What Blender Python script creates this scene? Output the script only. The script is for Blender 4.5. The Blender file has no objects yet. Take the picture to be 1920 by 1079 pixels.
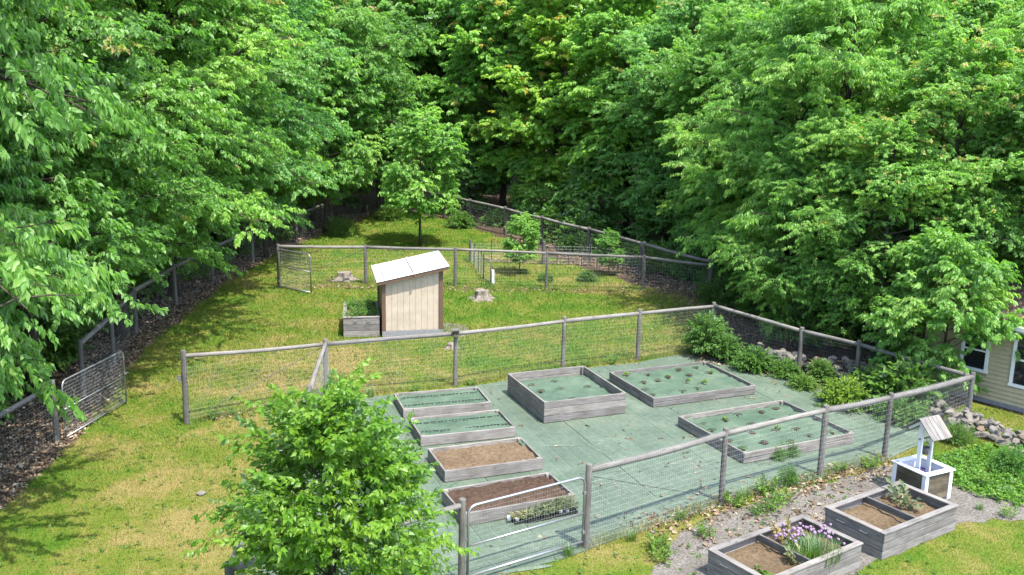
import bpy, bmesh, math, random
import numpy as np
from mathutils import Vector, Matrix

R = math.radians
scene = bpy.context.scene
col = scene.collection
random.seed(7)

# ------------------------------------------------------------------ camera
def cam_axes(p, r):
    f = Vector((0, math.cos(p), -math.sin(p))); rt = Vector((1, 0, 0)); up = rt.cross(f)
    return math.cos(r)*rt + math.sin(r)*up, -math.sin(r)*rt + math.cos(r)*up, f
cam_data = bpy.data.cameras.new('camera')
cam = bpy.data.objects.new('camera', cam_data); col.objects.link(cam)
rt_, up_, fw_ = cam_axes(R(12.6), R(1.1))
m = Matrix((rt_, up_, -fw_)).transposed().to_4x4(); m.translation = (0, 0, 8.0)
cam.matrix_world = m
cam_data.sensor_width = 36; cam_data.lens = 36*1810/1920
cam_data.clip_start = 0.1; cam_data.clip_end = 2000
scene.camera = cam

# ------------------------------------------------------------------ light
SUN_EL, SUN_DIR = R(65), Vector((0.66, -0.75, 0)).normalized()
world = bpy.data.worlds.new('World'); scene.world = world; world.use_nodes = True
wn = world.node_tree
sky = wn.nodes.new('ShaderNodeTexSky'); sky.sky_type = 'NISHITA'; sky.sun_disc = False
sky.sun_elevation = SUN_EL; sky.sun_rotation = math.atan2(SUN_DIR.x, SUN_DIR.y)
sky.air_density = 1.0; sky.dust_density = 1.5; sky.ozone_density = 1.0
bg = wn.nodes['Background']; bg.inputs['Strength'].default_value = 0.15
wn.links.new(sky.outputs['Color'], bg.inputs['Color'])
sd = bpy.data.lights.new('sun', 'SUN'); sd.energy = 2.35; sd.angle = R(0.53); sd.color = (1.0, 0.95, 0.86)
sun = bpy.data.objects.new('sun', sd); col.objects.link(sun)
to_sun = SUN_DIR*math.cos(SUN_EL) + Vector((0, 0, math.sin(SUN_EL)))
sun.rotation_euler = to_sun.to_track_quat('Z', 'Y').to_euler(); sun.location = (10, -10, 30)
vs = scene.view_settings
vs.view_transform = 'Standard'; vs.look = 'None'; vs.gamma = 1; vs.use_curve_mapping = False; vs.exposure = 2.2
scene.cycles.max_bounces = 7; scene.cycles.transmission_bounces = 5; scene.cycles.diffuse_bounces = 5; scene.cycles.glossy_bounces = 2

# ------------------------------------------------------------------ tagging
def tag(o, label=None, cat=None, group=None, kind=None):
    if label: o['label'] = label
    if cat: o['category'] = cat
    if group: o['group'] = group
    if kind: o['kind'] = kind
    return o
def empty(name, loc, rz=0.0, label=None, cat=None, group=None):
    o = bpy.data.objects.new(name, None); col.objects.link(o)
    o.empty_display_size = 0.2; o.location = loc; o.rotation_euler = (0, 0, rz)
    return tag(o, label, cat, group)
def link(name, me, parent=None, mat=None, loc=None, rot=None):
    o = bpy.data.objects.new(name, me); col.objects.link(o)
    if mat is not None and not me.materials: me.materials.append(mat)
    if parent is not None: o.parent = parent
    if loc is not None: o.location = loc
    if rot is not None: o.rotation_euler = rot
    return o
def copy_tree(o, parent=None):
    c = o.copy(); col.objects.link(c); c.parent = parent
    for ch in list(o.children): copy_tree(ch, c)
    return c

# ------------------------------------------------------------------ mesh building
def mesh_np(name, verts, tris=None, faces=None, smooth=False, attr=None):
    """fast mesh from numpy arrays; tris (n,3)"""
    me = bpy.data.meshes.new(name)
    v = np.asarray(verts, dtype=np.float32)
    if tris is not None:
        t = np.asarray(tris, dtype=np.int32)
        n, k = t.shape
        me.vertices.add(len(v)); me.vertices.foreach_set('co', v.ravel())
        me.loops.add(n*k); me.loops.foreach_set('vertex_index', t.ravel())
        me.polygons.add(n); me.polygons.foreach_set('loop_start', np.arange(0, n*k, k, dtype=np.int32))
        me.update(calc_edges=True)
    else:
        me.from_pydata([tuple(x) for x in v], [], faces)
    if attr is not None:
        a = me.attributes.new('tint', 'FLOAT', 'POINT'); a.data.foreach_set('value', np.asarray(attr, dtype=np.float32))
    if smooth: me.polygons.foreach_set('use_smooth', np.ones(len(me.polygons), dtype=bool))
    me.update()
    return me

class MB:
    def __init__(s): s.v = []; s.f = []
    def add(s, vs, fs):
        b = len(s.v); s.v += [tuple(x) for x in vs]; s.f += [tuple(i+b for i in f) for f in fs]
    def box(s, c, size, rz=0.0, taper=1.0):
        hx, hy, hz = [k/2 for k in size]; cs, sn = math.cos(rz), math.sin(rz); vs = []
        for z in (-1, 1):
            k = taper if z > 0 else 1
            for x, y in ((-1,-1),(1,-1),(1,1),(-1,1)):
                X, Y = x*hx*k, y*hy*k
                vs.append((c[0]+X*cs-Y*sn, c[1]+X*sn+Y*cs, c[2]+z*hz))
        s.add(vs, [(3,2,1,0),(4,5,6,7),(0,1,5,4),(1,2,6,5),(2,3,7,6),(3,0,4,7)])
    def tube(s, pts, rad, n=8, caps=True):
        pts = [Vector(p) for p in pts]
        if not hasattr(rad, '__len__'): rad = [rad]*len(pts)
        rings = []; up = None
        for i, p in enumerate(pts):
            d = (pts[min(i+1, len(pts)-1)] - pts[max(i-1, 0)]).normalized()
            if up is None:
                up = Vector((0,0,1)) if abs(d.z) < .9 else Vector((1,0,0))
            a = d.cross(up).normalized(); b = a.cross(d).normalized(); up = b
            rings.append([p + (a*math.cos(2*math.pi*k/n) + b*math.sin(2*math.pi*k/n))*rad[i] for k in range(n)])
        vs = [v for r in rings for v in r]; fs = []
        for i in range(len(pts)-1):
            for k in range(n):
                k2 = (k+1) % n
                fs.append((i*n+k, i*n+k2, (i+1)*n+k2, (i+1)*n+k))
        if caps:
            fs.append(tuple(range(n-1, -1, -1))); fs.append(tuple(range((len(pts)-1)*n, len(pts)*n)))
        s.add(vs, fs)
    def lathe(s, prof, n=16, c=(0,0,0)):
        vs = []; fs = []
        for r, z in prof:
            for k in range(n):
                a = 2*math.pi*k/n; vs.append((c[0]+r*math.cos(a), c[1]+r*math.sin(a), c[2]+z))
        for i in range(len(prof)-1):
            for k in range(n):
                k2 = (k+1) % n; fs.append((i*n+k, i*n+k2, (i+1)*n+k2, (i+1)*n+k))
        s.add(vs, fs)
    def mesh(s, name, smooth=False):
        me = bpy.data.meshes.new(name); me.from_pydata(s.v, [], s.f)
        if smooth:
            me.polygons.foreach_set('use_smooth', np.ones(len(me.polygons), dtype=bool))
        me.update(); return me
    def build(s, name, mat, parent=None, smooth=False, loc=None, rot=None):
        return link(name, s.mesh(name, smooth), parent, mat, loc, rot)

_bev = {}
def bev_box(sx, sy, sz, b=0.006, segs=1):
    key = (round(sx,4), round(sy,4), round(sz,4), b)
    if key in _bev: return _bev[key]
    bm = bmesh.new(); bmesh.ops.create_cube(bm, size=1.0)
    bmesh.ops.scale(bm, vec=(sx, sy, sz), verts=bm.verts)
    bmesh.ops.bevel(bm, geom=list(bm.edges), offset=b, segments=segs, affect='EDGES')
    me = bpy.data.meshes.new('board'); bm.to_mesh(me); bm.free(); _bev[key] = me
    return me
def board(name, parent, p0, p1, h, th, mat, b=0.006, jit=0.0, up=(0,0,1), zj=0.0):
    """a plank whose long axis (local X) runs p0 -> p1; h along up, th across"""
    p0, p1 = Vector(p0), Vector(p1); d = p1-p0; L = d.length
    me0 = bev_box(L, th, h, b)
    key = (me0.name, mat.name)
    if key not in _bev:
        me = me0.copy(); me.materials.append(mat); _bev[key] = me
    o = bpy.data.objects.new(name, _bev[key]); col.objects.link(o)
    x = d.normalized(); u = Vector(up); y = u.cross(x).normalized(); z = x.cross(y)
    M = Matrix((x, y, z)).transposed().to_4x4(); M.translation = (p0+p1)/2
    if jit: M = M @ Matrix.Rotation(random.uniform(-jit, jit), 4, 'X') @ Matrix.Rotation(random.uniform(-jit, jit)*.4, 4, 'Z')
    o.parent = parent; o.matrix_local = M
    return o

# ------------------------------------------------------------------ materials
class NT:
    def __init__(s, name):
        s.m = bpy.data.materials.new(name); s.m.use_nodes = True; s.t = s.m.node_tree
        s.b = s.t.nodes['Principled BSDF']; s.out = s.t.nodes['Material Output']
    def n(s, typ, **kw):
        nd = s.t.nodes.new(typ)
        for k, v in kw.items():
            if k in ('operation', 'blend_type', 'data_type', 'attribute_name', 'attribute_type', 'feature', 'noise_dimensions', 'distance', 'interpolation_type', 'wave_type', 'bands_direction'): setattr(nd, k, v)
            else: nd.inputs[k].default_value = v
        return nd
    def l(s, a, b): s.t.links.new(a, b)
    def noise(s, vec, scale, detail=3.0, rough=0.55, dist=0.0):
        nd = s.n('ShaderNodeTexNoise', Scale=scale, Detail=detail, Roughness=rough, Distortion=dist)
        if vec is not None: s.l(vec, nd.inputs['Vector'])
        return nd.outputs['Fac']
    def ramp(s, fac, stops):
        nd = s.t.nodes.new('ShaderNodeValToRGB'); cr = nd.color_ramp
        while len(cr.elements) < len(stops): cr.elements.new(0.5)
        for e, (p, c) in zip(cr.elements, stops):
            e.position = p; e.color = (c[0], c[1], c[2], 1) if hasattr(c, '__len__') else (c, c, c, 1)
        s.l(fac, nd.inputs['Fac']); return nd.outputs['Color']
    def mix(s, a, b, fac, blend='MIX'):
        nd = s.t.nodes.new('ShaderNodeMix'); nd.data_type = 'RGBA'; nd.blend_type = blend
        for sock, v in ((nd.inputs[0], fac), (nd.inputs[6], a), (nd.inputs[7], b)):
            if hasattr(v, 'is_linked'): s.l(v, sock)
            elif hasattr(v, '__len__'): sock.default_value = (v[0], v[1], v[2], 1)
            else: sock.default_value = v
        return nd.outputs[2]
    def math(s, op, a, b=0.0):
        nd = s.t.nodes.new('ShaderNodeMath'); nd.operation = op
        for sock, v in ((nd.inputs[0], a), (nd.inputs[1], b)):
            if hasattr(v, 'is_linked'): s.l(v, sock)
            else: sock.default_value = v
        return nd.outputs[0]
    def mapping(s, vec, scale=(1,1,1), loc=(0,0,0), rot=(0,0,0)):
        nd = s.t.nodes.new('ShaderNodeMapping'); nd.inputs['Scale'].default_value = scale
        nd.inputs['Location'].default_value = loc; nd.inputs['Rotation'].default_value = rot
        s.l(vec, nd.inputs['Vector']); return nd.outputs['Vector']
    def obj(s): return s.n('ShaderNodeTexCoord').outputs['Object']
    def pos(s): return s.n('ShaderNodeNewGeometry').outputs['Position']
    def rnd(s): return s.n('ShaderNodeObjectInfo').outputs['Random']
    def bump(s, h, strength=0.4, dist=0.02):
        nd = s.n('ShaderNodeBump', Strength=strength, Distance=dist); s.l(h, nd.inputs['Height'])
        s.l(nd.outputs['Normal'], s.b.inputs['Normal']); return nd
    alb = 0.52
    def color(s, c): s.l(s.mix(c, (s.alb,)*3, 1.0, 'MULTIPLY') if s.alb != 1 else c, s.b.inputs['Base Color'])
    def set(s, **kw):
        for k, v in kw.items(): s.b.inputs[{'rough':'Roughness','metal':'Metallic','spec':'Specular IOR Level','base':'Base Color'}[k]].default_value = (v[0],v[1],v[2],1) if hasattr(v,'__len__') else v

def wood_mat(name, dark, mid, light, grain=1.0, axis=0, rough=0.85, stain=0.5):
    t = NT(name); o = t.obj(); r = t.rnd()
    comb = t.n('ShaderNodeCombineXYZ'); 
    for i in range(3): t.l(t.math('MULTIPLY', r, 37.0+11*i), comb.inputs[i])
    va = t.n('ShaderNodeVectorMath'); va.operation = 'ADD'; t.l(o, va.inputs[0]); t.l(comb.outputs[0], va.inputs[1])
    sc = [14*grain]*3; sc[axis] = 0.9*grain
    v1 = t.mapping(va.outputs[0], tuple(sc)); n1 = t.noise(v1, 3.2, 6, 0.7, 0.6)
    n2 = t.noise(va.outputs[0], 2.1, 4, 0.6)
    c = t.ramp(n1, [(0.28, dark), (0.5, mid), (0.72, light)])
    c2 = t.mix(c, t.ramp(n2, [(0.35, (0.45,0.42,0.38)), (0.6, (1,1,1))]), stain, 'MULTIPLY')
    rr = t.ramp(r, [(0.0, (0.78,0.78,0.78)), (0.5, (1,0.99,0.97)), (1.0, (1.16,1.13,1.08))])
    # knots
    vk = t.mapping(va.outputs[0], tuple([7 if i != axis else 2.2 for i in range(3)]))
    vor = t.n('ShaderNodeTexVoronoi', Scale=0.8); t.l(vk, vor.inputs['Vector'])
    kn = t.ramp(vor.outputs['Distance'], [(0.05, (0.4,0.34,0.28)), (0.11, (1,1,1))])
    c3 = t.mix(t.mix(c2, kn, 0.8, 'MULTIPLY'), rr, 1.0, 'MULTIPLY')
    t.color(c3); t.set(rough=rough, spec=0.25); t.bump(n1, 0.5, 0.006)
    return t.m
def plain_mat(name, c, rough=0.6, metal=0.0, spec=0.4, var=0.12, scale=8.0, bump=0.0):
    t = NT(name); t.alb = 0.8 if 'white' in name else 0.52; o = t.obj(); n = t.noise(o, scale, 5, 0.6)
    lo = tuple(k*(1-var*1.6) for k in c); hi = tuple(min(1, k*(1+var)) for k in c)
    t.color(t.ramp(n, [(0.3, lo), (0.7, hi)])); t.set(rough=rough, metal=metal, spec=spec)
    if bump: t.bump(n, bump, 0.01)
    return t.m

def leaf_mat(name, stops, trans=0.48, rough=0.42, spec=0.4, tr_gain=(1.6, 1.75, 0.75), alb=0.78):
    t = NT(name); t.alb = 1
    a = t.n('ShaderNodeAttribute', attribute_name='tint').outputs['Fac']
    c = t.ramp(a, stops)
    if alb != 1: c = t.mix(c, (alb,)*3, 1.0, 'MULTIPLY')
    oc = t.n('ShaderNodeObjectInfo').outputs['Color']
    c = t.mix(c, oc, 1.0, 'MULTIPLY')
    geo = t.n('ShaderNodeNewGeometry')
    back = t.mix(c, t.mix(c, (0.9,1.0,0.9), 0.12), geo.outputs['Backfacing'])
    t.color(back); t.set(rough=rough, spec=spec)
    tr = t.n('ShaderNodeBsdfTranslucent'); t.l(t.mix(c, tr_gain, 1.0, 'MULTIPLY'), tr.inputs['Color'])
    mx = t.n('ShaderNodeMixShader'); mx.inputs[0].default_value = trans
    t.l(t.b.outputs[0], mx.inputs[1]); t.l(tr.outputs[0], mx.inputs[2]); t.l(mx.outputs[0], t.out.inputs['Surface'])
    return t.m

M = {}
M['wood'] = wood_mat('weathered_grey_wood', (0.17,0.155,0.145), (0.36,0.335,0.315), (0.52,0.49,0.46))
M['wood_dark'] = wood_mat('weathered_dark_wood', (0.10,0.09,0.08), (0.22,0.205,0.19), (0.34,0.32,0.30))
M['rail'] = wood_mat('silvered_rail_wood', (0.16,0.15,0.14), (0.30,0.285,0.265), (0.42,0.40,0.375), stain=0.35)
M['post'] = wood_mat('post_wood', (0.11,0.105,0.095), (0.22,0.21,0.195), (0.32,0.305,0.28), axis=2)
M['brownwood'] = wood_mat('old_brown_planks', (0.10,0.085,0.055), (0.22,0.185,0.125), (0.34,0.30,0.21), stain=0.7)
M['white'] = plain_mat('white_paint', (0.80,0.80,0.82), 0.45, var=0.06, scale=5)
M['roofwhite'] = plain_mat('white_roof_sheet', (0.84,0.84,0.85), 0.5, var=0.03, scale=3)
M['cream'] = plain_mat('cream_siding_paint', (0.72,0.595,0.455), 0.7, var=0.10, scale=3, bump=0.1)
M['browntrim'] = plain_mat('brown_trim_paint', (0.20,0.115,0.07), 0.6, var=0.12, scale=6)
M['tan'] = plain_mat('tan_vinyl_siding', (0.66,0.56,0.36), 0.55, var=0.07, scale=4)
M['metal'] = plain_mat('galvanised_tube', (0.62,0.63,0.64), 0.38, metal=0.75, var=0.1, scale=20)
M['wire'] = plain_mat('galvanised_wire', (0.62,0.63,0.62), 0.5, metal=0.1, var=0.15, scale=3)
M['darkwire'] = plain_mat('dark_wire', (0.06,0.06,0.06), 0.6, var=0.2)
M['darkmetal'] = plain_mat('dark_steel', (0.05,0.055,0.05), 0.6, var=0.2)
M['glass'] = plain_mat('dark_window_glass', (0.03,0.035,0.04), 0.06, spec=0.8, var=0.2, scale=1)
M['concrete'] = plain_mat('grey_slab', (0.36,0.36,0.37), 0.9, var=0.12, scale=12, bump=0.2)
M['shingle'] = plain_mat('brown_shingle', (0.16,0.105,0.08), 0.9, var=0.35, scale=25, bump=0.3)
M['plastic_purple'] = plain_mat('purple_liner', (0.06,0.035,0.16), 0.6, var=0.15)
M['seam'] = plain_mat('dark_green_underlay', (0.05,0.065,0.05), 0.8, var=0.2)
M['blackplastic'] = plain_mat('black_plastic', (0.025,0.025,0.025), 0.5, var=0.2)
M['whiteplastic'] = plain_mat('white_plastic', (0.75,0.75,0.74), 0.4, var=0.05)

def soil_mat(name, a, b, c, scale=14):
    t = NT(name); p = t.pos()
    n1 = t.noise(p, scale, 8, 0.75); n2 = t.noise(p, 1.8, 3, 0.5)
    cc = t.ramp(n1, [(0.3, a), (0.5, b), (0.74, c)])
    t.color(t.mix(cc, t.ramp(n2, [(0.3, (0.7,0.68,0.66)), (0.7, (1.1,1.1,1.1))]), 0.8, 'MULTIPLY'))
    t.set(rough=0.95, spec=0.1); t.bump(n1, 0.9, 0.04); return t.m
M['soil_dry'] = soil_mat('dry_soil', (0.13,0.085,0.05), (0.26,0.185,0.115), (0.40,0.31,0.20))
M['soil_dark'] = soil_mat('fresh_dark_soil', (0.055,0.033,0.022), (0.125,0.08,0.056), (0.22,0.155,0.11))
M['soil_planter'] = soil_mat('planter_soil', (0.12,0.08,0.045), (0.23,0.165,0.10), (0.34,0.27,0.17))
M['gravel'] = soil_mat('grey_gravel', (0.11,0.10,0.09), (0.29,0.265,0.235), (0.52,0.48,0.43), 20)
M['litter_ground'] = soil_mat('forest_floor_soil', (0.045,0.03,0.02), (0.11,0.08,0.055), (0.22,0.165,0.12), 7)
M['bark'] = None
t = NT('bark'); o = t.obj(); v = t.mapping(o, (9,9,1.6)); n1 = t.noise(v, 2.2, 6, 0.7, 0.4); n2 = t.noise(o, 0.9, 4)
c = t.ramp(n1, [(0.3,(0.05,0.04,0.032)),(0.55,(0.15,0.13,0.105)),(0.75,(0.27,0.25,0.21))])
t.color(t.mix(c, t.ramp(n2, [(0.4,(0.55,0.55,0.5)),(0.65,(1.15,1.15,1.1))]), 0.8, 'MULTIPLY')); t.set(rough=0.95, spec=0.1); t.bump(n1, 0.8, 0.02); M['bark'] = t.m

# landscape fabric: woven green sheet, faint weave lines along the strip, dusty patches
t = NT('green_weed_fabric'); o = t.obj(); p = t.pos()
n1 = t.noise(p, 0.9, 5, 0.6); n2 = t.noise(p, 9.0, 5, 0.7); n3 = t.noise(p, 130.0, 2, 0.5)
c = t.ramp(n1, [(0.3,(0.122,0.174,0.124)),(0.55,(0.172,0.232,0.167)),(0.75,(0.238,0.284,0.212))])
c = t.mix(c, t.ramp(n2, [(0.3,(0.68,0.74,0.70)),(0.7,(1.14,1.10,1.07))]), 0.85, 'MULTIPLY')
sep = t.n('ShaderNodeSeparateXYZ'); t.l(o, sep.inputs[0])
w = t.math('FRACT', t.math('MULTIPLY', sep.outputs['X'], 3.25)); line = t.math('GREATER_THAN', w, 0.965)
c = t.mix(c, (0.30,0.37,0.29), t.math('MULTIPLY', line, 0.5))
dust = t.ramp(t.noise(p, 2.6, 6, 0.7), [(0.62,(0,0,0)),(0.76,(1,1,1))])
c = t.mix(c, (0.36,0.32,0.23), t.math('MULTIPLY', dust, 0.6))
stain = t.ramp(t.noise(t.mapping(p, (1,1,1), (31,7,0)), 3.4, 6, 0.75, 0.8), [(0.60,(0,0,0)),(0.72,(1,1,1))])
c = t.mix(c, (0.075,0.11,0.085), t.math('MULTIPLY', stain, 0.55))
rr = t.ramp(t.rnd(), [(0,(0.9,0.9,0.9)),(1,(1.08,1.08,1.08))])
t.color(t.mix(c, rr, 1.0, 'MULTIPLY')); t.set(rough=0.55, spec=0.35)
hb = t.math('ADD', t.math('MULTIPLY', n3, 0.15), t.noise(p, 3.0, 4, 0.6)); t.bump(hb, 0.8, 0.06); M['fabric'] = t.m
t = NT('green_bed_fabric'); p = t.pos()
n1 = t.noise(p, 1.6, 5, 0.6); n2 = t.noise(p, 11.0, 5, 0.7)
c = t.ramp(n1, [(0.3,(0.085,0.145,0.092)),(0.55,(0.130,0.200,0.130)),(0.75,(0.190,0.250,0.175))])
dust = t.ramp(t.noise(p, 3.1, 6, 0.7), [(0.66,(0,0,0)),(0.78,(1,1,1))])
c = t.mix(c, (0.33,0.30,0.22), t.math('MULTIPLY', dust, 0.6))
t.color(c); t.set(rough=0.6, spec=0.3); t.bump(t.math('ADD', n2, t.noise(p, 4.0, 3)), 0.6, 0.03); M['bedfabric'] = t.m

# lawn: shared colour recipe for the turf sheet and the blades
def lawn_color(t):
    p = t.pos()
    n_big = t.noise(p, 0.16, 4, 0.6); n_mid = t.noise(p, 0.75, 5, 0.65, 0.4); n_fine = t.noise(p, 6.5, 5, 0.7)
    s1 = t.math('ADD', t.math('MULTIPLY', n_big, 0.6), t.math('SUBTRACT', t.math('MULTIPLY', n_mid, 1.55), 0.16))
    n_tuft = t.noise(p, 2.6, 4, 0.7, 0.6)
    s = t.math('ADD', t.math('ADD', s1, t.math('MULTIPLY', n_fine, 0.45)), t.math('MULTIPLY', t.math('SUBTRACT', n_tuft, 0.5), 0.5)); s = t.math('SUBTRACT', s, 0.05)
    # worn dry turf round the gateway and along the path past it
    def spot(cx, cy, rx, ry, k):
        sp = t.n('ShaderNodeSeparateXYZ'); t.l(p, sp.inputs[0])
        dx = t.math('MULTIPLY', t.math('SUBTRACT', sp.outputs['X'], cx), 1/rx); dy = t.math('MULTIPLY', t.math('SUBTRACT', sp.outputs['Y'], cy), 1/ry)
        d = t.math('ADD', t.math('MULTIPLY', dx, dx), t.math('MULTIPLY', dy, dy))
        return t.math('MULTIPLY', t.math('MAXIMUM', t.math('SUBTRACT', 1.0, d), 0.0), k)
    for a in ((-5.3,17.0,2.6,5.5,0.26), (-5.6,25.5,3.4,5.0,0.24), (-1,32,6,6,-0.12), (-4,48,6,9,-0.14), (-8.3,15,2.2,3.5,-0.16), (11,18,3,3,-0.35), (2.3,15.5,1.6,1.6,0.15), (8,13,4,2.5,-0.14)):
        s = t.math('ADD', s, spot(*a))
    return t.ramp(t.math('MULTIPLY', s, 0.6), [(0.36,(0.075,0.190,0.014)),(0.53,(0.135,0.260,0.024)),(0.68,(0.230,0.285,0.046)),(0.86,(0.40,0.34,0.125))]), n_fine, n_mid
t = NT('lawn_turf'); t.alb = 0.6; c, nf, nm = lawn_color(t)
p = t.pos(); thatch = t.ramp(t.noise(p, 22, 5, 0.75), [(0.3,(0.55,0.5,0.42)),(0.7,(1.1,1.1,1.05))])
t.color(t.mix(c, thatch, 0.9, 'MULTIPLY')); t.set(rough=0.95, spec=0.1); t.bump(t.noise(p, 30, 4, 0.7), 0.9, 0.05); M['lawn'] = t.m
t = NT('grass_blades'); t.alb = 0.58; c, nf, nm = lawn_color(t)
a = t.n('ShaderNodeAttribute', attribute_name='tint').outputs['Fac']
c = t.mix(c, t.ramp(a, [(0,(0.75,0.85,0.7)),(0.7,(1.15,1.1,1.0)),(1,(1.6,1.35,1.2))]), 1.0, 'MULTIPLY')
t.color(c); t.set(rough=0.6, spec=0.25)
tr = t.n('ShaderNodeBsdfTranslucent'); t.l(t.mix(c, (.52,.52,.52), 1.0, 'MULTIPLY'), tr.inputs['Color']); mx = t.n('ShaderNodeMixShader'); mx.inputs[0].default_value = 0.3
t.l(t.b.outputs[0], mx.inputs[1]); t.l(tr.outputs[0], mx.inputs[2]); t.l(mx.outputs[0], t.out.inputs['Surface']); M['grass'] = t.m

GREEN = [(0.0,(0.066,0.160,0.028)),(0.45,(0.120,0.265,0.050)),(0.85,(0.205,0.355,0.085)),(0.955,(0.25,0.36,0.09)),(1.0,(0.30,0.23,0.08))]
M['leaf'] = leaf_mat('broadleaf_foliage', GREEN, 0.5, alb=0.97)
M['leaf_pear'] = leaf_mat('glossy_pear_leaf', [(0,(0.06,0.145,0.012)),(0.5,(0.105,0.225,0.018)),(1,(0.19,0.31,0.03))], 0.43, 0.42, 0.35, alb=0.9)
M['leaf_weed'] = leaf_mat('soft_weed_leaf', [(0,(0.05,0.12,0.015)),(0.6,(0.10,0.20,0.028)),(1,(0.17,0.27,0.05))], 0.35, 0.55, 0.3)
M['leaf_grey'] = leaf_mat('grey_green_seedling', [(0,(0.07,0.11,0.05)),(0.6,(0.13,0.17,0.08)),(1,(0.24,0.22,0.11))], 0.25, 0.6, 0.3)
M['dead_leaf'] = leaf_mat('dry_fallen_leaf', [(0,(0.10,0.06,0.035)),(0.4,(0.22,0.15,0.09)),(0.8,(0.38,0.29,0.19)),(1,(0.52,0.43,0.31))], 0.12, 0.75, 0.2, (1,1,1))
M['flower'] = leaf_mat('chive_flower', [(0,(0.24,0.14,0.25)),(1,(0.42,0.29,0.42))], 0.2, 0.7, 0.2, (1,1,1))

# rock
t = NT('field_stone'); o = t.obj(); r = t.rnd()
n1 = t.noise(o, 7.0, 6, 0.7); n2 = t.noise(o, 2.0, 3)
base = t.ramp(r, [(0.0,(0.20,0.185,0.165)),(0.4,(0.34,0.31,0.27)),(0.7,(0.29,0.28,0.27)),(0.9,(0.44,0.40,0.34)),(1.0,(0.34,0.22,0.14))])
c = t.mix(base, t.ramp(n1, [(0.3,(0.6,0.58,0.55)),(0.7,(1.2,1.18,1.12))]), 0.9, 'MULTIPLY')
t.color(t.mix(c, (0.16,0.17,0.09), t.math('MULTIPLY', t.ramp(n2, [(0.55,(0,0,0)),(0.7,(1,1,1))]), 0.5))); t.set(rough=0.9, spec=0.2); t.bump(n1, 0.6, 0.02); M['rock'] = t.m
t = NT('stump_wood'); o = t.obj(); n1 = t.noise(t.mapping(o, (12,12,2.5)), 1.8, 6, 0.7)
t.color(t.ramp(n1, [(0.3,(0.14,0.11,0.09)),(0.5,(0.34,0.29,0.24)),(0.7,(0.5,0.45,0.39))])); t.set(rough=0.95, spec=0.1); t.bump(n1, 0.8, 0.02); M['stump'] = t.m

# ------------------------------------------------------------------ setting: ground sheets
def in_poly(pts, poly):
    x, y = pts[:,0], pts[:,1]; inside = np.zeros(len(pts), bool); n = len(poly)
    for i in range(n):
        (x1,y1),(x2,y2) = poly[i], poly[(i+1) % n]
        cond = ((y1 > y) != (y2 > y)); xin = (x2-x1)*(y-y1)/((y2-y1) if y2 != y1 else 1e-9)+x1
        inside ^= cond & (x < xin)
    return inside
def wobble(poly, step=0.35, amp=0.12, seed=1):
    rng = random.Random(seed); out = []
    for i in range(len(poly)):
        a, b = Vector(poly[i]), Vector(poly[(i+1) % len(poly)]); n = max(1, int((b-a).length/step)); d = (b-a)
        nrm = Vector((-d.y, d.x)).normalized()
        for k in range(n):
            p = a + d*(k/n) + nrm*rng.uniform(-amp, amp); out.append((p.x, p.y))
    return out
def sheet(name, poly, z, mat, parent=None):
    me = bpy.data.meshes.new(name); me.from_pydata([(x, y, z) for x, y in poly], [], [tuple(range(len(poly)))]); me.update()
    bm = bmesh.new(); bm.from_mesh(me); bmesh.ops.triangulate(bm, faces=bm.faces); bmesh.ops.recalc_face_normals(bm, faces=bm.faces)
    for f in bm.faces:
        if f.normal.z < 0: f.normal_flip()
    bm.to_mesh(me); bm.free()
    return link(name, me, parent, mat)

tag(sheet('forest_floor', [(-400,-300),(400,-300),(400,600),(-400,600)], -0.006, M['litter_ground']), kind='structure')
LAWN = [(-9.4,-12),(18,-12),(17,10),(16,16.5),(12.6,22.6),(11.9,23.4),(10.9,22.6),(9.4,22.9),(7.4,25.4),(6.3,27.6),(6.6,30.5),(7.0,34.2),(4.9,36.6),(2.6,40.6),(0.95,43.6),(-0.6,47.0),(-3.4,52.6),(-5.8,54.3),(-8.0,53.6),(-9.3,47.6),(-10.5,41.4),(-10.8,35.6),(-10.6,26.8),(-9.5,20.2),(-9.3,16.4)]
lawn_poly = wobble(LAWN, 0.5, 0.16, 3)
tag(sheet('lawn', lawn_poly, 0.0, M['lawn']), kind='structure')
GRAVEL = [(2.0,13.4),(2.75,15.2),(3.3,16.15),(4.2,16.95),(6.4,18.25),(8.1,19.2),(8.75,18.9),(9.2,17.9),(10.6,17.1),(12,16.7),(12,16.2),(9.6,16.75),(8.3,16.5),(6.45,15.15),(5.95,14.75),(4.1,13.35),(3.5,12.4)]
gravel_poly = wobble(GRAVEL, 0.25, 0.10, 5)
tag(sheet('gravel_path', gravel_poly, 0.006, M['gravel']), kind='structure')

# green landscape fabric laid in strips
BA = R(21.5); AX = Vector((math.cos(BA), math.sin(BA))); AY = Vector((-math.sin(BA), math.cos(BA)))
FAB = [(-3.95,12.1),(-0.7,13.85),(1.36,15.2),(4.09,17.1),(6.42,18.5),(8.1,19.45),(10.3,21.3),(9.1,22.7),(7.9,24.6),(6.2,26.9),(5.0,27.2),(3.55,26.3),(1.4,25.3),(-1.5,23.65),(-4.25,22.65)]
fab_poly = wobble(FAB, 0.5, 0.05, 9)
def clip(poly, n, d, keep):
    out = []
    for i in range(len(poly)):
        a, b = Vector(poly[i]), Vector(poly[(i+1) % len(poly)]); da, db = (a.dot(n)-d)*keep, (b.dot(n)-d)*keep
        if da >= 0: out.append((a.x, a.y))
        if da*db < 0:
            p = a + (b-a)*(da/(da-db)); out.append((p.x, p.y))
    return out
fabric = empty('landscape_fabric', (0,0,0)); fabric['kind'] = 'structure'
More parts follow.
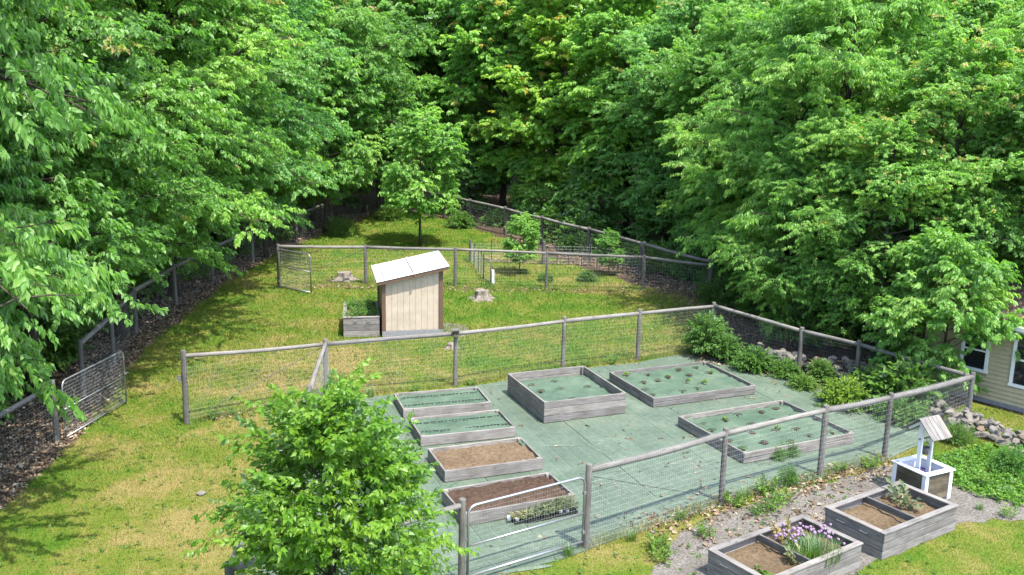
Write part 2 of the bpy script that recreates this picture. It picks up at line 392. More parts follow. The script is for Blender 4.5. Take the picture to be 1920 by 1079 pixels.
us = [Vector(p).dot(AX) for p in fab_poly]; u0 = 8.09 - 0.945*math.ceil((8.09-min(us))/0.945); k = 0
while u0 + k*0.945 < max(us):
    a = u0 + k*0.945
    pl = clip(clip(fab_poly, AX, a + (0.004 if k % 3 else 0.016), 1), AX, a + 0.945 - 0.002, -1)
    if len(pl) > 2:
        loc = [(Vector(p).dot(AX)-a, Vector(p).dot(AY)) for p in pl]
        o = sheet('fabric_strip', loc, 0.0, M['fabric'], fabric); o.location = (AX.x*a, AX.y*a, 0.012 + 0.002*(k % 2)); o.rotation_euler = (0,0,BA)
    k += 1
# dark soil line under the seams
tag(sheet('seam_bed', fab_poly, 0.008, M['seam'], fabric), kind='stuff')
# overlapping strip run along the front fence
fa, fb = Vector((-0.55,14.05)), Vector((9.6,20.75)); fd = (fb-fa).normalized(); fn = Vector((-fd.y, fd.x)); ang = math.atan2(fd.y, fd.x)
o = sheet('fabric_strip', [(x, y) for x, y in wobble([(0,0),(0,0.92),((fb-fa).length,0.92),((fb-fa).length,0)], 0.6, 0.02, 4)], 0, M['fabric'], fabric); o.location = (fa.x, fa.y, 0.020); o.rotation_euler = (0,0,ang)

# rucks and folds where the sheet has lifted
rgw = random.Random(12)
beds_xy = [(-1.65,22.32,1.3),(-1.08,20.6,1.3),(-.5,18.79,1.3),(0,16.93,1.3),(1.36,22.73,1.75),(4.47,24.13,2.0),(5.82,20.82,2.1)]
fp = np.array([(rgw.uniform(-4,10), rgw.uniform(12.5,27)) for _ in range(400)]); fp = fp[in_poly(fp, FAB)]
nf = 0
for (x, y) in fp:
    if any((x-a_)**2+(y-b_)**2 < r_*r_ for a_, b_, r_ in beds_xy): continue
    if nf >= 46: break
    nf += 1; L_ = rgw.uniform(.35,1.3); an = rgw.choice([BA+math.pi/2, BA, BA+rgw.uniform(-.9,.9)]) + rgw.uniform(-.25,.25); hh = rgw.uniform(.010,.030); ww = rgw.uniform(.04,.10); n_ = 8; vs_ = []; fs_ = []; bend = rgw.uniform(-.12,.12)
    for k in range(n_):
        q = k/(n_-1); e_ = math.sin(math.pi*q)**.6; yy = bend*math.sin(math.pi*q)
        for j, (oy, oz) in enumerate(((-1,0),(-.45,.6),(0,1),(.3,.75),(1,0))): vs_.append(((q-.5)*L_, yy+oy*ww*(.35+.65*e_), oz*hh*e_))
    for k in range(n_-1):
        for j in range(4): fs_.append((k*5+j, (k+1)*5+j, (k+1)*5+j+1, k*5+j+1))
    fb_ = MB(); fb_.add(vs_, fs_); fb_.build('fabric_fold', M['fabric'], fabric, True, (x, y, .0165), (0,0,an))

# ------------------------------------------------------------------ foliage tools
def spray_templates(seed, n_leaves, length, leaf, width, spread=60, droop=30, K=5, detail=False):
    """K small twigs with leaves set alternately; twig along +X, up +Z.  returns list of (verts (n,k,3), tint)"""
    rng = np.random.default_rng(seed); out = []
    for _ in range(K):
        s = np.linspace(0.08, 1.0, n_leaves)*length
        side = np.where(np.arange(n_leaves) % 2 == 0, 1, -1)
        yaw = side*np.radians(rng.normal(spread, 18, n_leaves))*np.linspace(1.1, 0.35, n_leaves)
        pitch = -np.radians(np.abs(rng.normal(droop, 16, n_leaves)))
        roll = np.radians(rng.normal(0, 28, n_leaves))
        L = leaf*rng.uniform(0.65, 1.2, n_leaves); Wd = L*width/leaf
        z0 = np.zeros(n_leaves); fold = Wd*0.22
        if detail:
            loc = np.stack([np.stack([z0,z0,z0],1), np.stack([L*.42, Wd/2, fold],1), np.stack([L*.42,-Wd/2, fold],1), np.stack([L*.5,z0,L*.03],1), np.stack([L,z0,-L*.22],1)], 1)
        else:
            loc = np.stack([np.stack([z0,z0,z0],1), np.stack([L*.45, Wd/2, fold],1), np.stack([L,z0,-L*.12],1), np.stack([L*.45,-Wd/2, fold],1)], 1)
        def rotm(a, ax):
            c_, s_ = np.cos(a), np.sin(a); Z = np.zeros_like(a); O = np.ones_like(a)
            if ax == 0: m_ = [[O,Z,Z],[Z,c_,-s_],[Z,s_,c_]]
            elif ax == 1: m_ = [[c_,Z,s_],[Z,O,Z],[-s_,Z,c_]]
            else: m_ = [[c_,-s_,Z],[s_,c_,Z],[Z,Z,O]]
            return np.array([[m_[i][j] for j in range(3)] for i in range(3)]).transpose(2,0,1)
        Rm = rotm(yaw,2) @ rotm(-pitch,1) @ rotm(roll,0)
        v = np.einsum('nij,nkj->nki', Rm, loc)
        sag = -0.10*(s/length)**2*length
        v += np.stack([s, rng.normal(0, .03*length, n_leaves), sag + rng.normal(0, .05*length, n_leaves)], 1)[:,None,:]
        out.append((v, rng.normal(0, .14, n_leaves)))
    return out
LT4 = np.array([[0,3,2],[0,2,1]]); LT5 = np.array([[0,2,3],[0,3,1],[3,2,4],[3,4,1]])
def leaves_from(anchors, dirs, scales, tints, templates, seed, upjit=0.35):
    """place one spray per anchor -> (verts, tris, tint)"""
    rng = np.random.default_rng(seed); n = len(anchors)
    A = np.asarray(anchors, float); D = np.asarray(dirs, float); D /= np.linalg.norm(D, axis=1)[:,None]+1e-9
    U = np.tile([0,0,1.0], (n,1)) + rng.normal(0, upjit, (n,3))
    Y = np.cross(U, D); Y /= np.linalg.norm(Y, axis=1)[:,None]+1e-9; Z = np.cross(D, Y)
    Mx = np.stack([D,Y,Z], 2)*np.asarray(scales)[:,None,None]
    which = rng.integers(0, len(templates), n); VV = []; TT = []
    for k_, (tv, tt) in enumerate(templates):
        idx = np.where(which == k_)[0]
        if not len(idx): continue
        v = np.einsum('aij,lkj->alki', Mx[idx], tv) + A[idx][:,None,None,:]
        VV.append(v.reshape(-1, tv.shape[1], 3)); TT.append((np.asarray(tints)[idx][:,None] + tt[None,:]).ravel())
    V = np.concatenate(VV); Tn = np.concatenate(TT); Tn = np.where(Tn > 3, np.clip(Tn-4, .94, 1), np.clip(Tn, 0, .93))
    kv = V.shape[1]; base = LT4 if kv == 4 else LT5
    tris = (np.arange(len(V))[:,None,None]*kv + base[None]).reshape(-1,3)
    return V, tris, Tn
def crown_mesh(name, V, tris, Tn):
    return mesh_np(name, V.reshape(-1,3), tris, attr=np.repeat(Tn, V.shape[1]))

def grow_tree(seed, H, Rmax, base, n_limb, templates, r0=0.16, n_sub=7, spray_step=0.42, rise=(8,38), shape=0.35, tip=0.25, side=0.5, red=0.0, pw=.8, lv=(.72,1.15)):
    """trunk + limbs mesh data and spray anchors for a broadleaf tree"""
    rng = np.random.default_rng(seed); mb = MB()
    lean = rng.normal(0, .02, 2)*H
    def axis(h): 
        q = h/H; return np.array([lean[0]*q*q + .12*math.sin(3*q+seed), lean[1]*q*q + .10*math.cos(2.4*q+seed*2)-.1*math.cos(seed*2), h])
    hs = np.linspace(0, H*.97, 10)
    mb.tube([axis(h)-(np.array([0,0,.15]) if h == 0 else 0) for h in hs], [r0*1.25*(1-h/H*.93)+ (r0*.35 if h == 0 else 0) for h in hs], 8)
    anchors, dirs, scales, tints = [], [], [], []
    az = rng.uniform(0, 6.28)
    for i in range(n_limb):
        q = (i+rng.uniform(.0,.9))/n_limb; h0 = base + (H*.95-base)*q
        az += 2.4 + rng.normal(0,.35)
        prof = (math.sin(math.pi*min(1, (q+.22)/(shape+.22)/2)) if q < shape else math.cos((q-shape)/(1-shape)*math.pi/2*.93)**pw)
        L = Rmax*max(tip*.6, prof)*rng.uniform(*lv)
        el = R(rng.uniform(*rise) + 28*q*q)
        d = np.array([math.cos(az)*math.cos(el), math.sin(az)*math.cos(el), math.sin(el)])
        p0 = axis(h0); bend = rng.normal(0,.12,3)*L; sagk = rng.uniform(.10,.26)*L*(1-q*.5)
        def pt(s_): return p0 + d*L*s_ + bend*s_*s_ - np.array([0,0,sagk])*s_**2.4
        ss = np.linspace(0,1,6)
        rl = max(.018, r0*.42*(L/Rmax)*(1-q*.5))
        mb.tube([pt(s_) for s_ in ss], [rl*(1-.82*s_) for s_ in ss], 5, caps=False)
        limb_t = rng.normal(.5,.13)
        for j in range(n_sub):
            s_ = .36 + .64*(j+rng.uniform(0,.7))/n_sub; p = pt(min(1,s_)); tang = pt(min(1,s_)+.02)-pt(min(1,s_)-.02); tang /= np.linalg.norm(tang)
            for sd_ in (-1,1):
                a2 = sd_*R(rng.normal(52,14)); cs, sn = math.cos(a2), math.sin(a2)
                sdir = np.array([tang[0]*cs-tang[1]*sn, tang[0]*sn+tang[1]*cs, tang[2]*.4 + rng.normal(.02,.14)]); sdir /= np.linalg.norm(sdir)
                Ls = side*L*(1.15-s_*.75)*rng.uniform(.6,1.2) + .12
                vj = abs(rng.normal(0,.22))*min(1, L/2); nsp = max(1, int(Ls/spray_step+.5)); subt = limb_t + rng.normal(0,.09)
                if Ls > .5: mb.tube([p, p+sdir*Ls*.5+np.array([0,0,.02]), p+sdir*Ls], [rl*.3, rl*.2, .004], 3, caps=False)
                for k_ in range(nsp):
                    f = (k_+.35)/nsp
                    anchors.append(p + sdir*Ls*f + rng.normal(0,.07,3)*np.array([1,1,2.6]) + np.array([0,0,vj-.22*Ls*f*f])); 
                    a3 = rng.normal(0,.5); c3, s3 = math.cos(a3), math.sin(a3)
                    dd = np.array([sdir[0]*c3-sdir[1]*s3, sdir[0]*s3+sdir[1]*c3, sdir[2]-rng.uniform(.0,.35)])
                    dirs.append(dd); scales.append(rng.uniform(.75,1.25)); 
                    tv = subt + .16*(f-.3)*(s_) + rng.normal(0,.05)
                    if red and rng.random() < red*q: tv = 4.985
                    tints.append(tv)
        # leader tuft of the limb
        for k_ in range(3):
            anchors.append(pt(.9)+rng.normal(0,.1,3)); dirs.append(d+rng.normal(0,.35,3)-np.array([0,0,.2])); scales.append(rng.uniform(.8,1.2)); tints.append(limb_t+.1)
    return mb, anchors, dirs, scales, tints

TREE_PROTO = {}
def tree_kind(key, seed, H, Rmax, base, n_limb, leaf, width, n_leaves, spray, droop, **kw):
    tp = spray_templates(seed*13+1, n_leaves, spray, leaf, width, droop=droop)
    mb, A_, D_, S_, T_ = grow_tree(seed, H, Rmax, base, n_limb, tp, **kw)
    V, tr, Tn = leaves_from(A_, D_, S_, T_, tp, seed+5)
    TREE_PROTO[key] = (mb.mesh('trunk', True), crown_mesh('crown', V, tr, Tn), len(tr))
    TREE_PROTO[key][0].materials.append(M['bark']); TREE_PROTO[key][1].materials.append(M['leaf'])
tree_kind('broad',  11, 13.0, 4.9, 2.5, 64, .125, .068, 36, .60, 42, n_sub=9, spray_step=.30)
tree_kind('broad2', 12, 14.0, 4.4, 2.3, 64, .130, .077, 34, .56, 38, n_sub=9, spray_step=.29, red=.10)
tree_kind('tall',   13, 17.0, 4.2, 1.8, 64, .205, .12, 30, .68, 42, n_sub=9, spray_step=.35, shape=.4)
tree_kind('tall2',  14, 17.5, 3.9, 1.3, 66, .205, .128, 30, .66, 34, n_sub=9, spray_step=.35, shape=.3, red=.14)
tree_kind('weep',   15, 13.0, 4.6, 0.6, 64, .158, .055, 36, .60, 52, n_sub=9, spray_step=.28)
tree_kind('young',  16, 6.4, 2.1, 1.3, 28, .16, .10, 18, .44, 36, r0=.055, n_sub=8, spray_step=.26)
tree_kind('under',  17, 5.2, 2.3, 0.3, 34, .155, .085, 23, .48, 44, r0=.05, n_sub=8, spray_step=.28, side=.6)
tree_kind('deep',   18, 18.5, 4.3, 1.5, 44, .40, .24, 14, .95, 38, n_sub=7, spray_step=.62)
print('TREETRIS', {k_: v_[2] for k_, v_ in TREE_PROTO.items()})
def tree(key, x, y, rz, sc, tint, label, cat='tree', group=None, name='forest_tree', sz=None):
    e = empty(name, (x, y, 0), rz, label, cat, group); e.scale = (sc, sc, sz or sc)
    tr, cr, n = TREE_PROTO[key]
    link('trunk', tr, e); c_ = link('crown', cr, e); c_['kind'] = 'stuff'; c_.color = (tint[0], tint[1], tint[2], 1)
    return e
N_ = (1,1,1); Yl = (1.55,1.32,.85); Dk = (.82,.9,.9); Bl = (.9,1.0,1.25); Lt = (1.2,1.15,1.0)
# left edge of the clearing, near to far
GL, GBk, GR = 'trees along the left fence', 'trees along the back fence', 'trees on the right'
tree('broad', -10.8, 14.6, .9, 1.0, N_, 'leafy tree at the left edge overhanging the lawn shadow in front of the wire gate', group=GL, sz=1.36)
tree('weep', -12.6, 18.0, 2.0, .90, Bl, 'tree with branches hanging in front of the open gate at far left', group=GL, sz=1.05)
tree('broad2', -11.7, 22.6, 4.4, 1.0, N_, 'tree behind the left fence between the open gate and the leaf-strewn bank', group=GL)
tree('broad', -11.7, 28.2, 1.1, 1.05, Lt, 'pale green broad tree beside the left fence, level with the shed', group=GL)
tree('broad2', -11.9, 33.2, 5.2, 1.06, N_, 'tree beside the left fence level with the open field gate', group=GL)
tree('broad', -11.8, 38.6, .9, 1.05, Bl, 'blue-green tree with pale trunks where the left fence rail shows', group=GL)
tree('tall', -12.0, 45.4, 2.2, .86, Lt, 'tall tree above the far left end of the lawn', group=GL)
tree('broad', -11.0, 51.0, 3.6, 1.1, N_, 'broad tree at the far left corner of the lawn behind the fence', group=GL)
tree('young', -4.3, 44.4, 1.0, .95, (1.1,1.1,.95), 'slim young maple standing alone on the far lawn', name='young_maple')
tree('young', -9.3, 47.2, 2.0, 1.35, N_, 'slender pale-trunked tree at the shaded left edge of the far lawn', group=GL, name='slender_tree')
tree('young', -10.6, 40.6, 4.0, 1.4, Lt, 'slender leaning tree by the left fence behind the open field gate', group=GL, name='slender_tree').rotation_euler.x = .12
tree('young', -7.4, 53.0, .6, 1.3, N_, 'slender tree just inside the far left fence corner', group=GL, name='slender_tree')
# back row
tree('tall2', -8.0, 59.2, .3, 1.0, N_, 'dark tree behind the far left corner of the fence', group=GBk)
tree('tall', -4.2, 59.6, 4.2, 1.0, (1.05,1.1,1.0), 'tall shaded tree directly behind the lone young maple', group=GBk)
tree('tall2', -0.6, 55.6, 1.9, 1.0, (1.3,1.25,1), 'bright maple left of the centre of the back fence', group=GBk)
tree('tall2', 2.7, 52.2, 3.4, .90, Yl, 'yellow-green maple with reddish tips in the centre of the back row', group=GBk)
tree('tall', 5.7, 48.4, 5.0, .78, (1.4,1.3,.95), 'light green maple right of centre behind the sloping rail', group=GBk)
tree('broad2', 7.9, 44.2, .5, .86, (1.05,1.1,1.2), 'blue-green tree behind the sloping fence, right of the light maple', group=GBk)
tree('broad', 9.2, 40.0, 2.7, .78, Lt, 'tree behind the sloping fence above its low right end', group=GBk)
tree('weep', 10.4, 35.6, 1.3, .86, (1.1,1.1,1), 'drooping tree at the right end of the cross fence', group=GR)
tree('weep', 10.4, 31.0, 3.9, .92, Lt, 'large drooping light green tree towering over the garden corner', group=GR)
tree('broad2', 12.4, 27.6, 5.7, .66, Lt, 'dense tree behind the stone pile and right garden fence', group=GR)
tree('weep', 16.0, 29.6, .2, .80, Lt, 'tree rising behind the tan house wall', group=GR)
tree('broad', 14.7, 26.2, 2.2, .62, N_, 'broad tree spreading over the house roof', group=GR)
tree('broad2', 10.5, 26.6, 2.1, .5, Lt, 'small forked tree with pale stems just behind the right garden fence', group=GR, name='small_tree')
tree('weep', 9.3, 28.5, .7, .55, Lt, 'low leafy tree hanging over the rear right garden corner', group=GR, name='small_tree')
tree('under', 11.15, 23.95, 4.1, .78, (1.08,1.06,1), 'small tree leaning over the rail in front of the house', group=GR, name='small_tree')
# the wood behind: individuals nobody could tell apart
rng = random.Random(21); deep = []
for y in range(10, 64, 6):
    for j in range(3): deep.append((-19 - j*6.0 - rng.uniform(0,2.5) - max(0, (30-y))*0.02, y + rng.uniform(-2,2)))
for x in range(-22, 34, 6):
    for j in range(3):
        yy = 67 + j*7 + rng.uniform(-2,2) - max(0, x-4)*.9; deep.append((x + rng.uniform(-2,2) + (3 if j == 1 else 0), max(yy, 44)))
sunny = [(14.5,40,.58),(13.5,45.5,.66),(12,50.5,.78),(8.5,55,.85),(18,36,.58),(15.5,33.5,.62),(19.5,31.5,.52),(18.5,42,.66),(22.5,37,.62),(17,48,.8),(24,32,.55),(22,44,.8),(27,38,.75),(28,33,.65),(14,56,.95),(24,45,1.0),(29,45,1.05),(20,52,1.0),(33,40,1.0)]
for i, (x, y) in enumerate(deep):
    if x > -1.5 and y < 62 + min(0, x*-.1): continue
    tree(rng.choice(['deep','tall','tall2','deep']), x, y, rng.uniform(0,6.28), rng.uniform(.9,1.1), rng.choice([N_,Dk,Bl,Lt,Dk]), 'tall woodland tree standing deeper in the wood behind the edge trees', group='woodland trees behind the edge', name='woodland_tree')
for i, (x, y, sc_) in enumerate(sunny):
    tree(['tall','tall2','weep','broad2'][i % 4], x, y, rng.uniform(0,6.28), sc_*(1 if i % 4 < 2 else 1.25), rng.choice([N_,Lt,Bl,Lt]), 'tall woodland tree standing deeper in the wood behind the edge trees', group='woodland trees behind the edge', name='woodland_tree')
# understorey saplings along the wood edge
us_ = [(-12.9,33.5),(-12.6,38.2),(-12,43.5),(-11.2,48.6),(-10,57),(-6.5,57.5),(-2.6,55.2),(1.2,51.2),(4.2,47.5),(6.8,43.5),(8.2,39.4),(8.9,37.0),(-13,22),(-13.2,27),(15.2,24.9)]
for i, (x, y) in enumerate(us_):
    tree('under', x, y, i*1.7, rng.uniform(.55,.9), rng.choice([N_,Lt,Dk]), ('leafy sapling in the shade along the left wood edge' if x < -9.5 else 'leafy sapling in the shade behind the far back fence' if y > 46 else 'leafy sapling in the shade behind the right end of the sloping fence'), group='saplings along the wood edge', name='sapling')

# ------------------------------------------------------------------ house at the right
hA = Vector((11.95,23.66)); hd = Vector((0.64,-0.77)).normalized()
house = empty('house', (hA.x, hA.y, 0), math.atan2(hd.y, hd.x), 'tan clapboard house wall with white framed windows behind the trees at right', 'house')
# local x along wall, local -y... wall outward normal is local -y
EAVE = 2.06; S0, S1 = -1.5, 5.5
mb = MB(); mb.box(((S0+S1)/2, 2.05, EAVE/2), (S1-S0, 4.0, EAVE)); mb.build('wall', M['tan'], house)
nb = 17; wins = [(-.42,.14,.82,1.78),(.86,1.55,.66,1.92)]
for i in range(nb):
    z0 = .10 + i*(EAVE-.14)/nb; hh = (EAVE-.14)/nb
    segs = [(S0, S1)]
    for (a, b, c0, c1) in wins:
        if z0+hh > c0-.05 and z0 < c1+.05:
            ns = []
            for s in segs:
                if s[0] < a-.05 and s[1] > b+.05: ns += [(s[0], a-.06), (b+.06, s[1])]
                else: ns.append(s)
            segs = ns
    for (a, b) in segs:
        mb = MB(); y0 = .046
        mb.add([(a,y0-.010-.036,z0),(b,y0-.010-.036,z0),(b,y0-.012,z0+hh-.002),(a,y0-.012,z0+hh-.002),(a,y0,z0),(b,y0,z0)], [(0,1,2,3),(4,5,1,0)])
        mb.build('siding_board', M['tan'], house)
for (a, b, c0, c1) in wins:
    w = MB(); w.box(((a+b)/2, .03, (c0+c1)/2), (b-a, .02, c1-c0)); wo = w.build('window', M['glass'], house)
    f = MB(); fw = .075
    for (cx, cz, sx, sz) in (((a+b)/2, c1+fw/2, b-a+2*fw, fw), ((a+b)/2, c0-fw/2, b-a+2*fw+.04, fw), (a-fw/2, (c0+c1)/2, fw, c1-c0), (b+fw/2, (c0+c1)/2, fw, c1-c0), ((a+b)/2, (c0+c1)/2, b-a, .04)):
        f.box((cx, .002 if sz != .04 else .012, cz), (sx, .05, sz))
    f.build('frame', M['white'], wo)
mb = MB(); mb.box(((S0+S1)/2, .0, .045), (S1-S0, .05, .1)); mb.build('foundation', M['concrete'], house)
mb = MB(); mb.box(((S0+S1)/2, -.19, EAVE+.04), (S1-S0+.4, .11, .10)); mb.build('gutter', M['white'], house)
mb = MB(); mb.box(((S0+S1)/2, -.05, EAVE+.0), (S1-S0+.3, .2, .03)); mb.build('soffit', M['white'], house)
roof = MB(); roof.add([(S0-.2,-.14,EAVE+.09),(S1+.2,-.14,EAVE+.09),(S1+.2,2.1,EAVE+.69),(S0-.2,2.1,EAVE+.69),(S0-.2,4.3,EAVE+.09),(S1+.2,4.3,EAVE+.09),(S0-.2,-.14,EAVE+.03),(S1+.2,-.14,EAVE+.03)], [(0,1,2,3),(3,2,5,4),(6,7,1,0),(4,0,3),(1,5,2)])
ro = roof.build('roof', M['shingle'], house)
for i in range(17):
    y0 = -.17+i*.133; z0 = EAVE+.085+i*.0357
    c = MB(); c.box(((S0+S1)/2, y0+.07, z0+.019+.012), (S1-S0+.4, .135, .012)); 
    # tilt each course with the slope
    vs_ = []
    for (x_, y_, z_) in c.v: vs_.append((x_, y_, z_+(y_-(y0+.07))*.268))
    c.v = vs_; c.build('shingle_course', M['shingle'], ro)

# ------------------------------------------------------------------ fences
def wires(mb, a, b, z0, z1, dx, dz, r, off, wrap=None):
    a, b = Vector((a[0],a[1],0)), Vector((b[0],b[1],0)); d = (b-a); L = d.length; d.normalize(); nrm = Vector((-d.y, d.x, 0))*off
    n = int(L/dx)
    for i in range(n+1):
        f = (i+.5)/(n+1) if n else .5; p = a + d*L*f + nrm; z1_ = z1[0]+(z1[1]-z1[0])*f if hasattr(z1,'__len__') else z1
        q = p + Vector((random.uniform(-.006,.006), random.uniform(-.006,.006), 0))
        pts = [(p.x,p.y,z0), (q.x,q.y,(z0+z1_)/2), (p.x,p.y,z1_)]
        if wrap: 
            pts[-1] = (p.x,p.y,z1_-wrap); pts += [(p.x-nrm.x*.35,p.y-nrm.y*.35,z1_-wrap*.1), (p.x-nrm.x*1.4,p.y-nrm.y*1.4,z1_-.0)]
        mb.tube(pts, r, 3, caps=False)
    zz = z0 + .02; top = min(z1) if hasattr(z1,'__len__') else z1
    while zz < top - (wrap or 0)*.6:
        m_ = (a+b)/2 + nrm; j = random.uniform(-.012,.012)
        mb.tube([(a.x+nrm.x,a.y+nrm.y,zz),(m_.x,m_.y,zz+j),(b.x+nrm.x,b.y+nrm.y,zz)], r, 3, caps=False); zz += dz
def post_mesh(h, r, seed):
    rg = random.Random(seed); mb = MB(); zs = [-.15, .02, h*.33, h*.66, h-.015, h]
    lean = (rg.uniform(-.02,.02), rg.uniform(-.02,.02))
    mb.tube([(lean[0]*z/h, lean[1]*z/h, z) for z in zs], [r*1.05, r*1.05, r*rg.uniform(.95,1.05), r*rg.uniform(.92,1.02), r*.97, r*.86], 10); return mb.mesh('post', False)
def fence(name, label, pts, hs, rail_drop=.11, pr=.06, rr=.055, wire=None, wire_off=.07, wrap=None, skip_rail=(), skip_post=(), group='post and rail fences', cat='fence', z1drop=.10):
    e = empty(name, (0,0,0), 0, label, cat, group)
    for i, (p, h) in enumerate(zip(pts, hs)):
        if i in skip_post: continue
        o = link('post', post_mesh(h, pr*random.uniform(.92,1.1), i*7+len(pts)), e, M['post'], (p[0], p[1], 0)); o.data.polygons.foreach_set('use_smooth', [len(q.vertices) == 4 for q in o.data.polygons])
    for i in range(len(pts)-1):
        if i in skip_rail: continue
        a, b = Vector((pts[i][0], pts[i][1], hs[i]-rail_drop)), Vector((pts[i+1][0], pts[i+1][1], hs[i+1]-rail_drop))
        L = (b-a).length; d = (b-a).normalized(); a2, b2 = a + d*pr*.7, b - d*pr*.7
        mb = MB(); n = 7; k1 = random.uniform(.9,1.1); bow = random.uniform(-.03,.012)
        L2 = (b2-a2).length
        mb.tube([(L2*(k/(n-1))-L2/2, random.uniform(-.006,.006), bow*math.sin(math.pi*k/(n-1))) for k in range(n)], [rr*k1*random.uniform(.94,1.06)*(1-.08*k/(n-1)) for k in range(n)], 10)
        o = mb.build('rail', M['rail'], e, smooth=True); y = Vector((0,0,1)).cross(d).normalized(); Mx = Matrix((d, y, d.cross(y))).transposed().to_4x4(); Mx.translation = (a2+b2)/2; o.matrix_local = Mx
    if wire:
        for i in range(len(pts)-1):
            if wire.get('skip') and i in wire['skip']: continue
            w = MB(); wires(w, pts[i], pts[i+1], .03, (hs[i]-z1drop, hs[i+1]-z1drop), wire['dx'], wire['dz'], wire['r'], wire_off, wrap)
            o = w.build('wire_mesh', M['wire'], e); o['kind'] = 'stuff'
    return e
NEAR = dict(dx=.05, dz=.10, r=.0009); MID = dict(dx=.10, dz=.12, r=.0011); FAR = dict(dx=.16, dz=.15, r=.0013)
G1, G2, F1, F2, F3, P8 = (-.71,13.94), (1.36,15.29), (4.09,17.2), (6.42,18.62), (8.1,19.58), (10.97,21.94)
P0, P1, P2, P3, P4, P5, P6, P7 = (-7.38,20.84), (-4.56,22.86), (-1.43,23.93), (1.45,25.69), (3.64,26.6), (6.0,27.85), (7.97,25.6), (9.21,24.6)
ff = fence('garden_fence', 'front garden fence of grey posts and round rail with wire wrapped over it', [G2,F1,F2,F3,P8], [1.55,1.52,1.52,1.49,1.25], wire=NEAR, wire_off=-.075, wrap=.12, rr=.062, z1drop=.045)
bf = fence('garden_fence', 'back garden fence of posts and rail between the fabric and the shed lawn', [P0,P1,P2,P3,P4,P5], [1.75,1.5,1.54,1.47,1.5,1.45], rail_drop=.13, wire=NEAR, wire_off=-.07)
rf = fence('garden_fence', 'right garden fence running past the stone pile toward the house', [P5,P6,P7,P8], [1.45,1.32,1.25,1.25], wire=NEAR, wire_off=.07, skip_post=(0,3))
K = (-3.74,11.85)
lf = fence('garden_fence', 'left garden fence mostly hidden behind the foreground pear tree', [P1,(-4.22,19.3),(-4.0,15.4),K,G1], [1.5,1.5,1.5,1.5,1.5], wire=NEAR, wire_off=.07, skip_post=(0,))
cf = fence('lawn_fence', 'cross fence of posts and pale rail across the middle lawn behind the shed', [(-8.66,34.98),(-5.57,35.91),(-2.17,35.83),(1.3,35.76),(4.96,35.72),(7.3,34.7)], [1.65,1.51,1.50,1.44,1.36,1.3], rail_drop=.08, wire=MID, wire_off=-.07)
LP = [(-10.3,12.0),(-10.1,15.6),(-9.78,19.62)]
pf0 = fence('perimeter_fence', 'near end of the left perimeter fence under the hanging branches', LP, [1.45,1.45,1.4], wire=MID, wire_off=-.07)
LP2 = [(-10.5,22.6),(-10.85,25.3),(-11.4,28.3),(-11.45,32.0),(-11.3,35.6),(-10.85,39.6),(-10.1,44.4),(-9.35,49.4),(-8.6,53.8),(-7.6,55.4)]
pf1 = fence('perimeter_fence', 'left perimeter fence along the leaf-strewn edge of the wood', LP2, [1.45]*len(LP2), rr=.065, wire=dict(MID, dx=.12, r=.0013), wire_off=-.07)
LP3 = [(-7.6,55.4),(-5.2,54.7),(-3.85,53.3),(-2.3,50.7),(-.42,48.0),(1.36,45.0),(3.35,41.9),(5.3,38.4),(7.3,34.9)]
pf2 = fence('perimeter_fence', 'right perimeter fence sloping down across the far lawn before the wood', LP3, [1.42]*len(LP3), rr=.07, pr=.07, wire=FAR, wire_off=.08, skip_post=(0,))
# diagonal brace wires
def brace(e, a, b, r=.006):
    mb = MB(); mb.tube([a, ((a[0]+b[0])/2,(a[1]+b[1])/2,(a[2]+b[2])/2-.01), b], r, 4); mb.build('brace_wire', M['darkwire'], e)
brace(ff, (1.42,15.38,.12), (4.05,17.2,1.35)); brace(ff, (1.42,15.36,1.30), (4.05,17.22,.10))
brace(bf, (-7.3,20.93,.10), (-4.62,22.86,1.30), .008)
brace(cf, (-8.6,35.0,.1), (-5.6,35.9,1.35), .009)
# small nest box on the post
nb_ = empty('nest_box', (-1.43,23.93,1.32), .1, 'tiny wooden nest box fixed to the top of the fence post', 'birdhouse')
mb = MB(); mb.box((.02,-.10,.12), (.13,.11,.17)); mb.build('body', M['brownwood'], nb_)
mb = MB(); mb.box((.02,-.11,.222), (.19,.18,.025)); mb.build('roof', M['wood_dark'], nb_)
mb = MB(); mb.tube([(.02,-.154,.13),(.02,-.158,.13)], .02, 10); mb.build('entrance', M['blackplastic'], nb_)

